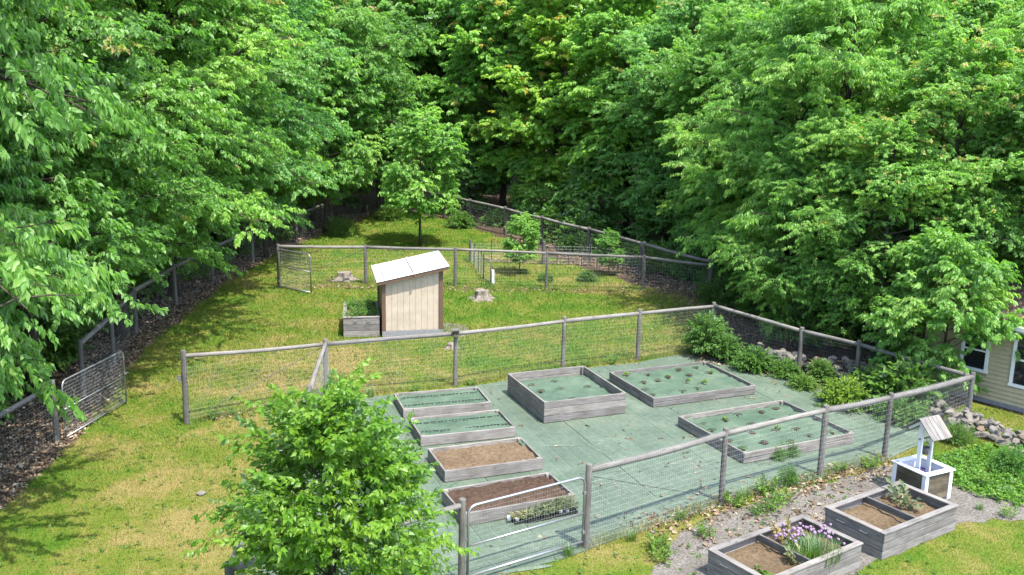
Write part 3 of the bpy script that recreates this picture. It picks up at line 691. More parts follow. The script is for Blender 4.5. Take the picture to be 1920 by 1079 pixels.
# gates ------------------------------------------------------------
def gate(label, hinge, free, h, z0=.06, mat='metal', tr=.019, dx=.05, dz=.08, wr=.0016, mid=(.45,), round_=.14, lean=0.0, name='wire_gate'):
    a, b = Vector((hinge[0],hinge[1])), Vector((free[0],free[1])); L = (b-a).length
    e = empty(name, (a.x, a.y, 0), math.atan2((b-a).y, (b-a).x), label, 'gate', 'wire filled gates')
    z1 = z0+h; mb = MB(); pts = [(0,0,z0+.0)]
    pts = [(0,0,z0)]
    for k in range(5): 
        t_ = math.pi - k*math.pi/8; pts.append((round_+round_*math.cos(t_), 0, z1-round_+round_*math.sin(t_)))
    for k in range(5):
        t_ = math.pi/2 - k*math.pi/8; pts.append((L-round_+round_*math.cos(t_), 0, z1-round_+round_*math.sin(t_)))
    pts += [(L,0,z0),(L-.001,0,z0)]
    mb.tube(pts[:-1], tr, 8); mb.tube([(0,0,z0+tr),(L,0,z0+tr)], tr, 8); mb.build('frame', M[mat], e, smooth=True)
    for f in mid:
        mb = MB(); mb.tube([(tr,0,z0+h*f),(L-tr,0,z0+h*f)], tr*.85, 8); mb.build('cross_bar', M[mat], e, smooth=True)
    w = MB(); n = int(L/dx)
    for i in range(1, n): w.tube([(L*i/n,-.012,z0+.02),(L*i/n,-.012,z1-.01 if round_ < L*i/n < L-round_ else z1-.06)], wr, 3, caps=False)
    zz = z0+dz
    while zz < z1-.03: w.tube([(.01,-.012,zz),(L-.01,-.012,zz)], wr, 3, caps=False); zz += dz
    o = w.build('wire_mesh', M['wire'], e); o['kind'] = 'stuff'
    for zz in (z0+.2, z1-.3):
        mb = MB(); mb.tube([(-.07,0,zz),(0,0,zz)], .012, 6); mb.box((0,0,zz), (.055,.055,.05)); mb.build('hinge', M['metal'], e)
    mb = MB(); mb.box((L+.01,-.01,z0+h*.55), (.05,.05,.03)); mb.tube([(L-.05,-.03,z0+h*.55),(L+.09,-.03,z0+h*.55)], .009, 6); mb.build('latch', M['metal'], e)
    return e
gate('closed tube gate filled with wire at the front of the garden', (1.30,15.25), (-.62,14.0), 1.22, tr=.023, z0=.12)
gate('open wire gate swung against the leaf bank at far left', (-9.62,19.72), (-9.25,22.1), 1.28, mid=(.5,), tr=.018)
gate('open field gate standing ajar at the left end of the cross fence', (-8.62,34.9), (-7.25,33.95), 1.42, dx=.08, dz=.10, wr=.0022, tr=.024, mid=(.55,))
gate('narrow white framed gate of the small fenced plot', (-.83,36.42), (-1.12,36.95), 0.85, mat='metal', dx=.12, dz=.15, wr=.002, tr=.024, mid=(), round_=.03)
mb = MB(); mb.box((0,0,.16), (.07,.05,.14)); mb.box((-.05,0,.16),(.05,.03,.05)); lt = mb.build('gate_latch', M['metal'], None, loc=(-7.47,20.83,.93)); tag(lt, 'grey metal gate latch on the tall end post of the garden fence', 'latch')

# small plot of stakes
pl = empty('plot_fence', (0,0,0), 0, 'low plot fence of thin dark stakes behind the cross fence', 'fence')
wp = [(-1.81,40.7),(-1.3,38.2),(-.78,36.40)]
for (x, y, h) in ((-1.81,40.7,.95),(1.32,40.45,1.0),(5.2,38.7,1.2)): link('post', post_mesh(h,.07,int(x*9)), pl, M['post'], (x,y,0))
link('post', post_mesh(.55,.06,3), pl, M['white'], (-.74,36.36,0))
stk = [(-1.6,39.4),(-1.38,38.5),(-1.25,37.9),(-1.15,37.4),(-.9,40.7),(-.2,40.65),(.5,40.6),(1.9,40.5),(2.4,40.5),(2.95,40.4),(3.3,40.35),(3.6,40.3),(4.4,39.5)]
for (x, y) in stk:
    mb = MB(); mb.box((0,0,.47), (.035,.035,.98)); mb.box((0,-.005,.97), (.05,.04,.04)); mb.build('stake', M['darkmetal'], pl, loc=(x,y,0))
w = MB()
for a, b in (((-1.81,40.7),(-1.12,37.0)), ((-1.81,40.7),(1.32,40.45)), ((1.32,40.45),(3.6,40.3)), ((3.6,40.3),(5.2,38.7))): wires(w, a, b, .05, .85, .18, .12, .0035, .02)
o = w.build('wire_mesh', M['wire'], pl); o['kind'] = 'stuff'

# ------------------------------------------------------------------ raised beds
def frame_boards(e, w, d, h, n, th=.038, mat='wood', matside='wood'):
    bh = h/n
    for i in range(n):
        z = bh*(i+.5); g = .009
        for s in (-1,1):
            board('board', e, (-w/2, s*(d/2-th/2), z), (w/2, s*(d/2-th/2), z), bh-g, th, M[mat], .005, .014)
            board('board', e, (s*(w/2-th/2), -d/2+th+.001, z), (s*(w/2-th/2), d/2-th-.001, z), bh-g, th, M[matside], .005, .014)
    for sx in (-1,1):
        for sy in (-1,1):
            board('corner_post', e, (sx*(w/2-th-.035), sy*(d/2-th-.035), .0), (sx*(w/2-th-.035), sy*(d/2-th-.035), h*.97), .065, .065, M[mat], .004, up=(1,0,0))
def fill(name, w, d, z, mat, e, bumpy=.015, seed=0, res=.09, mound=0.0):
    nx, ny = max(4, int(w/res)), max(4, int(d/res)); rg = np.random.default_rng(seed)
    X, Y = np.meshgrid(np.linspace(-w/2,w/2,nx), np.linspace(-d/2,d/2,ny))
    Z = z + rg.normal(0, bumpy, X.shape); 
    for _ in range(6):
        cx, cy, k_ = rg.uniform(-w/2,w/2), rg.uniform(-d/2,d/2), rg.uniform(.2,.5); Z += rg.normal(0,bumpy*1.2)*np.exp(-((X-cx)**2+(Y-cy)**2)/k_**2)
    Z += mound*(1-(2*X/w)**2)*(1-(2*Y/d)**2)
    idx = np.arange(nx*ny).reshape(ny,nx); q = np.stack([idx[:-1,:-1],idx[:-1,1:],idx[1:,1:],idx[1:,:-1]],-1).reshape(-1,4)
    me = mesh_np(name, np.stack([X,Y,Z],-1).reshape(-1,3), q, smooth=True); me.materials.append(mat)
    return link(name, me, e)
GB = 'raised beds on the green fabric'
def bed(label, c, ang, w, d, h, nb, fillmat, fz, name='raised_bed', bumpy=.012, seed=0, mound=0.0):
    e = empty(name, (c[0],c[1],.02), R(ang), label, 'raised bed', GB); frame_boards(e, w, d, h, nb)
    fill('fabric_cover' if fillmat == 'bedfabric' else 'soil', w-.08, d-.08, fz, M[fillmat], e, bumpy, seed, mound=mound); return e
bedA = bed('low bed with rows of slits in green fabric, rearmost of the left column', (-1.65,22.32), 17.5, 2.14, 1.21, .22, 1, 'bedfabric', .165, seed=1)
bedB = bed('low slit-rowed green fabric bed, second from the back in the left column', (-1.08,20.6), 18.5, 2.16, 1.21, .24, 1, 'bedfabric', .18, seed=2)
bedC = bed('low bed of bare tan soil between the slit bed and the dark soil bed', (-.5,18.79), 21, 2.1, 1.24, .25, 1, 'soil_dry', .17, seed=3, bumpy=.012)
bedD = bed('low bed heaped with dark brown soil behind the closed gate', (0,16.93), 24, 2.26, 1.13, .25, 1, 'soil_dark', .19, seed=4, bumpy=.022, mound=.09)
bedE = bed('tall square bed of three boards with green fabric, centre of the garden', (1.36,22.73), 22, 2.14, 2.32, .52, 3, 'bedfabric', .30, seed=5, bumpy=.016)
bedF = bed('wide low bed with planting holes at the rear right of the garden', (4.47,24.13), 23, 3.03, 2.27, .24, 2, 'bedfabric', .15, seed=6, bumpy=.018)
bedG = bed('wide low bed with planting holes directly behind the front fence', (5.82,20.82), 25.3, 3.06, 2.42, .25, 2, 'bedfabric', .14, seed=7, bumpy=.018)
# slits
for e, w, z in ((bedA, 2.14, .172), (bedB, 2.16, .187)):
    mb = MB()
    for yy in (-.27, .27):
        for k in range(24):
            x = -w/2+.12+k*(w-.24)/23+random.uniform(-.01,.01); mb.box((x, yy+random.uniform(-.012,.012), z+.018), (.05+random.uniform(0,.02), .022, .012), random.uniform(-.3,.3))
    o = mb.build('planting_slits', M['blackplastic'], e); o['kind'] = 'stuff'
def hole_mesh(r, seed):
    rg = random.Random(seed); mb = MB(); n = 11; ring = [(r*rg.uniform(.75,1.15)*math.cos(6.283*k/n)*1.15, r*rg.uniform(.75,1.15)*math.sin(6.283*k/n)) for k in range(n)]
    mb.add([(x,y,.004) for x,y in ring]+[(x*.7,y*.7,-.0+.010) for x,y in ring]+[(0,0,.013)], [(k,(k+1)%n,n+(k+1)%n,n+k) for k in range(n)]+[(n+k,n+(k+1)%n,2*n) for k in range(n)])
    return mb.mesh('planting_hole', True)
HM = [hole_mesh(.075, i) for i in range(4)]
for q in HM: q.materials.append(M['soil_dark'])
lipM = []
for i in range(3):
    mb = MB(); mb.tube([( .095*math.cos(a_)*1.1, .095*math.sin(a_), .012+.012*math.sin(a_)) for a_ in [k*math.pi/6-.2 for k in range(7)]], [.003,.012,.016,.017,.015,.011,.003], 5, caps=False); q = mb.mesh('fabric_lip', True); q.materials.append(M['bedfabric']); lipM.append(q)

# small plants -------------------------------------------------------
def clump_mesh(seed, n, leaf, width, rad, h, droop=20, arch=False):
    """a low herb: leaves radiating from short stems"""
    tp = spray_templates(seed, 7, h*.8, leaf, width, droop=droop, K=3); rg = np.random.default_rng(seed)
    A_, D_, S_, T_ = [], [], [], []
    for i in range(n):
        a_ = rg.uniform(0,6.28); rr_ = rad*math.sqrt(rg.random()); el = rg.uniform(.3,1.3)
        A_.append((rr_*math.cos(a_)*.5, rr_*math.sin(a_)*.5, rg.uniform(0,h*.35))); D_.append((math.cos(a_)*math.cos(el)*rad/h, math.sin(a_)*math.cos(el)*rad/h, math.sin(el))); S_.append(rg.uniform(.7,1.2)); T_.append(rg.normal(.55,.16))
    V, tr, Tn = leaves_from(A_, D_, S_, T_, tp, seed); return crown_mesh('herb', V, tr, Tn)
def blade_clump(seed, n, h, w, rad, spread=.5):
    rg = np.random.default_rng(seed); V = []; 
    for i in range(n):
        a_ = rg.uniform(0,6.28); r_ = rad*math.sqrt(rg.random())*.5; b0 = np.array([r_*math.cos(a_), r_*math.sin(a_), 0]); a2 = a_+rg.normal(0,.6); hh = h*rg.uniform(.6,1.1); out_ = spread*hh*rg.uniform(.1,1)
        dv = np.array([math.cos(a2), math.sin(a2), 0]); sv = np.array([-dv[1], dv[0], 0])*w/2
        m_ = b0+dv*out_*.35+np.array([0,0,hh*.65]); tp_ = b0+dv*out_+np.array([0,0,hh*(1-.3*rg.random())])
        V.append([b0-sv, b0+sv, m_+sv*.8, m_-sv*.8, tp_])
    V = np.array(V); base = np.array([[0,1,2],[0,2,3],[3,2,4]]); tris = (np.arange(len(V))[:,None,None]*5+base[None]).reshape(-1,3)
    return mesh_np('blades', V.reshape(-1,3), tris, attr=np.repeat(np.clip(rg.normal(.5,.2,len(V)),0,1),5))
SEED = [clump_mesh(100+i, 5, .075, .04, .12, .10, 15) for i in range(3)]
for q in SEED: q.materials.append(M['leaf_weed'])
SEEDG = [clump_mesh(110+i, 14, .07, .04, .14, .16, 25) for i in range(3)]
for q in SEEDG: q.materials.append(M['leaf_grey'])
WEED = [clump_mesh(120+i, 26, .09, .05, .22, .34, 25) for i in range(3)] + [blade_clump(130, 70, .38, .012, .25)]
for q in WEED: q.materials.append(M['leaf_weed'])
def plant(name, me, x, y, z, label, group=None, sc=1.0, tint=N_, cat='plant', rz=None, part='foliage'):
    o = bpy.data.objects.new(name, me); col.objects.link(o); o.location = (x,y,z); o.rotation_euler = (0,0,rz if rz is not None else random.uniform(0,6.28)); o.scale = (sc,)*3; o.color = (*tint,1)
    return tag(o, label, cat, group)
def holes(e, c, ang, w, d, z, nx, ny, p_plant, label, group, jit=.14):
    ca, sa = math.cos(R(ang)), math.sin(R(ang)); k = 0
    for i in range(nx):
        for j in range(ny):
            x = -w/2 + w*(i+.5)/nx + random.uniform(-jit,jit); y = -d/2 + d*(j+.5)/ny + random.uniform(-jit,jit)
            if random.random() < .12: k += 1; continue
            ho = link('planting_hole', HM[k % 4], e, None, (x,y,z+.016), (0,0,random.uniform(0,6))); hs_ = random.uniform(.55,1.1); ho.scale = (hs_,hs_*.8,1)
            link('fabric_lip', lipM[k % 3], e, None, (x,y,z+.012), (0,0,random.uniform(-.5,.5)))
            if random.random() < p_plant:
                plant('seedling', SEED[k % 3], c[0]+x*ca-y*sa, c[1]+x*sa+y*ca, .02+z+.02, label, group, random.uniform(.45,.85), random.choice([N_,Lt,Yl]))
            k += 1
holes(bedE, (1.36,22.73), 22, 1.95, 2.0, .305, 3, 3, .0, '', '')
holes(bedF, (4.47,24.13), 23, 2.85, 2.1, .155, 5, 4, .35, 'small seedling in the fabric of the rear right bed', 'seedlings in the rear right bed')
holes(bedG, (5.82,20.82), 25.3, 2.85, 2.25, .145, 5, 4, .3, 'small seedling in the fabric of the bed behind the front fence', 'seedlings in the bed behind the front fence')
# crumpled scrap of fabric at the corner of bed C and by bed D
def scrap(x, y, z, s, label, seed):
    rg = np.random.default_rng(seed); n = 7; X, Y = np.meshgrid(np.linspace(-1,1,n), np.linspace(-.6,.6,n)); Z = np.abs(rg.normal(.25,.3,X.shape))*.6; Z[0,:]=0; Z[:,0]*=.3
    idx = np.arange(n*n).reshape(n,n); q = np.stack([idx[:-1,:-1],idx[:-1,1:],idx[1:,1:],idx[1:,:-1]],-1).reshape(-1,4)
    me = mesh_np('fabric_scrap', np.stack([X*s,Y*s,Z*s],-1).reshape(-1,3), q); me.materials.append(M['bedfabric']); o = link('fabric_scrap', me, None, None, (x,y,z), (0,0,rg.uniform(0,3))); tag(o, label, 'fabric')
scrap(.32,19.50,.20,.13,'crumpled dark green fabric scrap on the rear corner of the tan soil bed',1)
scrap(-1.18,17.45,.05,.22,'folded green fabric piece beside the left end of the dark soil bed',2)
# trays of potted seedlings in front of bed D
for i, (x, y) in enumerate(((.20,16.25),(.42,16.30),(.66,16.42),(.90,16.55),(1.13,16.66))):
    e = empty('seedling_tray', (x,y,.02), R(24), ['pale half-wilted seedling tray, leftmost beside the white cup','second tray from the white cup with sparse seedlings','middle tray of greyish seedlings along the dark soil bed','dense seedling tray, fourth from the white cup','rightmost seedling tray nearest the gate post'][i], 'tray', 'trays of seedlings in front of the dark soil bed')
    mb = MB(); mb.box((0,0,.02),(.24,.26,.012))
    for s in (-1,1): mb.box((s*.12,0,.035),(.012,.27,.05)); mb.box((0,s*.13,.035),(.25,.012,.05))
    mb.build('tray', M['blackplastic'], e)
    for j in range(4 if i else 2):
        pt_ = MB(); pt_.lathe([(.001,.026),(.032,.026),(.042,.085),(.036,.085),(.034,.07),(.001,.07)], 10); po = pt_.build('pot', M['whiteplastic'] if (i+j) % 4 == 0 else M['blackplastic'], e, loc=((-.06,.06)[j % 2], (-.065,.065)[j//2], 0))
        o = link('seedling', SEEDG[(i+j) % 3], e, None, ((-.06,.06)[j % 2], (-.065,.065)[j//2], .08), (0,0,j*1.3+i)); o.scale = (.8,.8,1.0 if i > 1 else .6); o.color = (1.1,1.1,1,1) if i else (1.6,1.3,1,1)
mb = MB(); mb.lathe([(.001,.004),(.035,.004),(.045,.09),(.042,.09),(.033,.01),(.001,.01)], 14); tag(mb.build('cup', M['whiteplastic'], None, True, (.03,16.22,.026), (0,0,0)), 'small white plastic cup on the fabric beside the seedling trays', 'cup')

# ------------------------------------------------------------------ outer planters
GP = 'deep planters on the gravel'
def planter(label, c, ang, w, d, h, group=GP, divider=True, soilz=.6, handles=True, nb=3):
    e = empty('planter_box', (c[0],c[1],0), R(ang), label, 'planter', group); frame_boards(e, w-.03, d-.03, h-.03, nb, .035)
    cap = .11
    for s in (-1,1):
        board('cap_board', e, (-w/2, s*(d/2-cap/2), h-.014), (w/2, s*(d/2-cap/2), h-.014), .03, cap, M['wood'], .005)
        board('cap_board', e, (s*(w/2-cap/2), -d/2+cap+.002, h-.014), (s*(w/2-cap/2), d/2-cap-.002, h-.014), .03, cap, M['wood'], .005)
    if divider: board('divider', e, (-.03,-d/2+.04,h-.075), (-.03,d/2-.04,h-.075), .13, .045, M['wood_dark'])
    fill('soil', w-.12, d-.12, h*soilz, M['soil_planter'], e, .014, int(w*100+c[0]*7))
    if handles:
        for yy in (-.22,.25):
            mb = MB(); x = -w/2-.0
            mb.tube([(x+.012,yy-.07,h-.12),(x-.03,yy-.065,h-.12),(x-.035,yy+.065,h-.12),(x+.012,yy+.07,h-.12)], .009, 6); mb.build('handle', M['metal'], e)
    return e
pI = planter('grey wooden divided planter with bare soil beside the wishing well', (6.92,16.14), 34, 2.16, 1.25, .50)
pH = planter('grey wooden divided planter with purple chives at the bottom edge', (4.6,14.62), 35, 2.36, 1.28, .46)
pS = planter('small weathered planter full of greens against the left side of the shed', (-4.72,29.42), 9, 1.12, 2.05, .64, group='planter by the shed', divider=False, soilz=.82, handles=False)
for xx in (-.18,.22):
    mb = MB(); mb.tube([(xx-.06,-1.015,.55),(xx-.055,-1.05,.54),(xx+.055,-1.05,.54),(xx+.06,-1.015,.55)], .008, 6); mb.build('handle', M['metal'], pS)
# chives
e = empty('chive_plant', (5.05,14.62,.28), 0, 'clump of chives with purple flower heads in the near planter', 'plant')
me = blade_clump(301, 420, .36, .011, .85, .55); me.materials.append(M['leaf_weed']); o = link('foliage', me, e); o.color = (.95,1.1,.9,1); o['kind'] = 'stuff'; o.scale = (1,1,1)
bmf = bmesh.new(); bmesh.ops.create_icosphere(bmf, subdivisions=2, radius=.026)
rgf = random.Random(3)
for v in bmf.verts: v.co *= rgf.uniform(.75,1.2)
fme = bpy.data.meshes.new('flower'); bmf.to_mesh(fme); bmf.free(); fme.materials.append(M['flower'])
fa_ = fme.attributes.new('tint','FLOAT','POINT'); fa_.data.foreach_set('value', np.random.default_rng(4).random(len(fme.vertices)).astype(np.float32))
for i in range(60):
    a_ = rgf.uniform(-.4,3.6); r_ = rgf.uniform(.22,.58); hh = rgf.uniform(.26,.42)
    o = link('flower', fme, e, None, (r_*math.cos(a_)*1.05-.02, r_*math.sin(a_)*.75+.03, hh)); o.scale = (rgf.uniform(.7,1.15),)*3; o.color = (1,1,1,1)
plant('potted_herb', SEEDG[1], 4.72,14.42,.28,'silvery herb tuft at the edge of the chives',sc=1.3,tint=(1.4,1.3,1.3))
plant('seedling', SEED[0], 3.95,14.05,.28,'single seedling in the left bay of the near planter',sc=1.6)
plant('herb', SEEDG[0], 7.25,16.55,.31,'greyish herb growing in the rear bay of the far planter',sc=1.9)
plant('dry_weed', SEEDG[2], 4.75,15.02,.28,'dry reddish weed in the rear corner of the near planter',sc=2.0,tint=(1.7,1.1,.8))
rng = random.Random(5)
for i in range(26): 
    lx, ly = rng.uniform(-.42,.42), rng.uniform(-.85,.85); ca, sa = math.cos(R(9)), math.sin(R(9))
    plant('leafy_green', WEED[i % 3], -4.72+lx*ca-ly*sa, 29.42+lx*sa+ly*ca, .52, 'leafy green plant crowding the planter beside the shed', 'greens in the shed planter', rng.uniform(.5,.85), rng.choice([N_,(.9,1.1,.9)]))

# ------------------------------------------------------------------ wishing well
well = empty('wishing_well', (8.145,17.78,0), R(27), 'white framed wooden wishing well with small plank roof', 'wishing well')
W2, D2, H2 = .76, .80, .62
for sx in (-1,1):
    for sy in (-1,1): board('corner_post', well, (sx*(W2/2-.045), sy*(D2/2-.045), 0), (sx*(W2/2-.045), sy*(D2/2-.045), H2-.03), .09, .09, M['white'], .005, up=(1,0,0))
for i in range(4):
    z = .04+(H2-.08)/4*(i+.5); bh = (H2-.08)/4-.005
    for s in (-1,1):
        board('plank', well, (-W2/2+.085, s*(D2/2-.03), z), (W2/2-.085, s*(D2/2-.03), z), bh, .02, M['brownwood'], .003)
        board('plank', well, (s*(W2/2-.03), -D2/2+.085, z), (s*(W2/2-.03), D2/2-.085, z), bh, .02, M['brownwood'], .003)
for s in (-1,1):
    board('rim_board', well, (-W2/2-.025, s*(D2/2-.035), H2-.013), (W2/2+.025, s*(D2/2-.035), H2-.013), .028, .12, M['white'], .004)
    board('rim_board', well, (s*(W2/2-.035), -D2/2+.027, H2-.013), (s*(W2/2-.035), D2/2-.027, H2-.013), .028, .12, M['white'], .004)
mb = MB(); mb.box((0,0,.40),(W2-.12,D2-.12,.02)); mb.build('liner', M['plastic_purple'], well)
for s in (-1,1):
    mb = MB(); mb.box((s*(W2/2-.06),0,.5),(.012,D2-.13,.19)); mb.build('inner_panel', M['white'], well)
    mb = MB(); mb.box((0,s*(D2/2-.06),.5),(W2-.14,.012,.19)); mb.build('inner_panel', M['white'], well)
for s in (-1,1): board('upright', well, (s*.15, .0, .30), (s*.15, .0, 1.52), .09, .045, M['white'], .004, up=(0,1,0))
ridge, eave, sl = 1.60, 1.28, .37
for s in (-1,1):
    for k in range(5):
        x = -.22 + k*.11; ov = random.uniform(-.012,.012)
        board('roof_plank', well, (x, s*.008, ridge+.008), (x, s*(sl+ov), eave), .018, .104, M['wood'], .003, .01)
    board('rafter', well, (s*.15,-.30,1.335-.03), (s*.15,0,1.57-.035), .05, .03, M['white'], .003); board('rafter', well, (s*.15,.30,1.335-.03), (s*.15,0,1.57-.035), .05, .03, M['white'], .003)
mb = MB(); mb.tube([(-.2,0,1.18),(.2,0,1.18)], .018, 8); mb.build('axle', M['wood_dark'], well)
bk = empty('bucket', (8.145,17.78,.86), 0, 'small dark bucket hanging under the wishing well roof', 'bucket')
mb = MB(); mb.lathe([(.001,.0),(.065,.0),(.085,.13),(.078,.13),(.06,.01),(.001,.01)], 16); mb.build('pail', M['wood_dark'], bk, True)
mb = MB(); mb.tube([(.08*math.cos(a_),0,.13+.09*math.sin(a_)) for a_ in [k*math.pi/8 for k in range(9)]], .004, 5); mb.tube([(0,0,.22),(0,0,.32)], .005, 5); mb.build('bail', M['darkmetal'], bk)

# ------------------------------------------------------------------ shed
SA = R(12.0); shed = empty('garden_shed', (-3.92,28.42,0), SA, 'narrow cream shed with brown corner trim and white sloping roof', 'shed')
SW, SD, HL, HR, SB = 1.84, 1.95, 1.79, 2.17, .20      # local x 0..SW, y 0..SD
def top(x): return HL + (HR-HL)*x/SW
mb = MB(); mb.box((SW/2, SD/2, SB/2), (SW+.02, SD+.02, SB)); mb.build('base', M['concrete'], shed)
mb = MB(); i_ = .05
mb.add([(i_,i_,SB),(SW-i_,i_,SB),(SW-i_,SD-i_,SB),(i_,SD-i_,SB),(i_,i_,top(i_)-.03),(SW-i_,i_,top(SW)-.03),(SW-i_,SD-i_,top(SW)-.03),(i_,SD-i_,top(i_)-.03)], [(0,1,5,4),(1,2,6,5),(2,3,7,6),(3,0,4,7),(4,5,6,7)]); mb.build('core', M['cream'], shed)
def sidepanel(p, q, z0, zt0, zt1, nx, ny, name='siding_panel'):
    mb = MB(); th = .018; a, b = Vector(p), Vector(q); off = Vector((nx,ny))*th
    vs_ = []
    for (pt_, zt) in ((a,zt0),(b,zt1)):
        for o_ in (Vector((0,0)), off):
            vs_ += [(pt_.x+o_.x, pt_.y+o_.y, z0), (pt_.x+o_.x, pt_.y+o_.y, zt)]
    mb.add(vs_, [(2,6,7,3),(0,1,5,4),(0,2,3,1),(4,5,7,6),(1,3,7,5),(0,4,6,2)])
    o = mb.build(name, M['cream'], shed)
    bm = bmesh.new(); bm.from_mesh(o.data); bmesh.ops.recalc_face_normals(bm, faces=bm.faces); bm.to_mesh(o.data); bm.free()
tr_ = .10; npan = 9; x0 = tr_
for k in range(npan):
    a = x0 + (SW-2*tr_)*k/npan + .003; b = x0 + (SW-2*tr_)*(k+1)/npan - .003
    sidepanel((a,i_),(b,i_),SB+.01,top(a)-.03,top(b)-.03,0,-1); sidepanel((a,SD-i_),(b,SD-i_),SB+.01,top(a)-.03,top(b)-.03,0,1)
for k in range(9):
    a = tr_ + (SD-2*tr_)*k/9+.006; b = tr_+(SD-2*tr_)*(k+1)/9-.006
    sidepanel((i_,a),(i_,b),SB+.01,HL-.03,HL-.03,-1,0); sidepanel((SW-i_,a),(SW-i_,b),SB+.01,HR-.05,HR-.05,1,0)
for (x, y) in ((.045,.045),(SW-.045,.045),(.045,SD-.045),(SW-.045,SD-.045)):
    mb = MB(); zt = top(x)-.02; mb.box((x,y,(SB+.004+zt)/2),(.115,.115,zt-SB-.004)); mb.build('corner_trim', M['browntrim'], shed)
# batten where the wall sheets meet
sl_ = math.atan2(HR-HL, SW); ov = .20
rp = empty('roof', (0,0,0)); rp.parent = shed
def roofbox(x0, x1, y0, y1, z0, z1, name, mat, parent):
    mb = MB(); f = lambda x: HL + (HR-HL)*x/SW
    mb.add([(x0,y0,f(x0)+z0),(x1,y0,f(x1)+z0),(x1,y1,f(x1)+z0),(x0,y1,f(x0)+z0),(x0,y0,f(x0)+z1),(x1,y0,f(x1)+z1),(x1,y1,f(x1)+z1),(x0,y1,f(x0)+z1)], [(3,2,1,0),(4,5,6,7),(0,1,5,4),(1,2,6,5),(2,3,7,6),(3,0,4,7)]); return mb.build(name, mat, parent)
xa, xb, ya, yb = -.15, SW+.16, -.15, SD+.40
roofbox(xa+.03, xb-.03, ya+.03, yb-.03, -.075, .0, 'roof_deck', M['browntrim'], rp)
roofbox(xa, xb, ya, ya+.025, -.10, .005, 'fascia', M['browntrim'], rp); roofbox(xa, xb, yb-.025, yb, -.10, .005, 'fascia', M['browntrim'], rp)
roofbox(xa, xa+.025, ya+.026, yb-.026, -.10, .005, 'fascia', M['browntrim'], rp); roofbox(xb-.025, xb, ya+.026, yb-.026, -.10, .005, 'fascia', M['browntrim'], rp)
xm = .98
roofbox(xa-.02, xm-.035, ya-.02, yb+.02, .006, .020, 'roof_panel', M['roofwhite'], rp)
roofbox(xm+.035, xb+.02, ya-.02, yb+.02, .006, .020, 'roof_panel', M['roofwhite'], rp)
roofbox(xm-.034, xm+.034, ya-.03, yb+.03, .008, .040, 'roof_batten', M['roofwhite'], rp)
roofbox(xa+.20, xa+.225, ya+.06, yb-.06, .021, .026, 'panel_rib', M['darkmetal'], rp); roofbox(xb-.225, xb-.20, ya+.06, yb-.06, .021, .026, 'panel_rib', M['darkmetal'], rp)
roofbox(xm+.037, xm+.062, ya+.0, yb-.03, .021, .024, 'panel_rib', M['darkmetal'], rp); roofbox(xm-.062, xm-.037, ya+.0, yb-.03, .021, .024, 'panel_rib', M['darkmetal'], rp)
mb = MB(); mb.box((xm,-.185,top(xm)-.06),(.07,.02,.12)); mb.build('batten_end', M['browntrim'], rp)
# bare soil patch beside it
tag(sheet('bare_soil_patch', wobble([(-2.1,28.7),(-1.6,28.6),(-1.25,29.2),(-1.5,30.1),(-2.2,30.3)],.2,.06,2), .006, M['gravel']), kind='structure')
tag(sheet('bare_soil_patch', wobble([(-7.3,36.2),(-6.2,35.9),(-5.8,36.5),(-6.2,37.3),(-7.1,37.2)],.2,.1,6), .006, M['litter_ground']), kind='structure')

# stumps
def stump(label, x, y, r, h, seed):
    rg = random.Random(seed); n = 18; mb = MB(); vs_ = []; ph = rg.uniform(0,6)
    prof = [(1.9,.0),(1.35,.25),(1.05,.6),(1.0,1.0)]
    for pr_, z in prof:
        for k in range(n):
            a_ = 6.283*k/n; fl = 1 + (.35*(1-z))*math.sin(a_*5+ph); rr_ = r*pr_*fl*(1+rg.uniform(-.05,.05)); vs_.append((rr_*math.cos(a_), rr_*math.sin(a_), h*z*(1+(rg.uniform(-.12,.12) if z == 1 else 0))-.01))
    fs_ = [(i*n+k, i*n+(k+1)%n, (i+1)*n+(k+1)%n, (i+1)*n+k) for i in range(3) for k in range(n)]; vs_.append((0,0,h*.95)); fs_ += [(3*n+k, 3*n+(k+1)%n, 4*n) for k in range(n)]
    mb.add(vs_, fs_); tag(mb.build('tree_stump', M['stump'], None, False, (x,y,0)), label, 'stump', 'tree stumps on the lawn')
stump('broad pale stump on a bare patch behind the cross fence', -6.5, 36.6, .26, .30, 1)
stump('pale flared stump on the lawn right of the shed', -1.07, 33.8, .24, .32, 2)
stump('small low stump just beyond the back garden fence', -1.75, 27.4, .13, .17, 3)

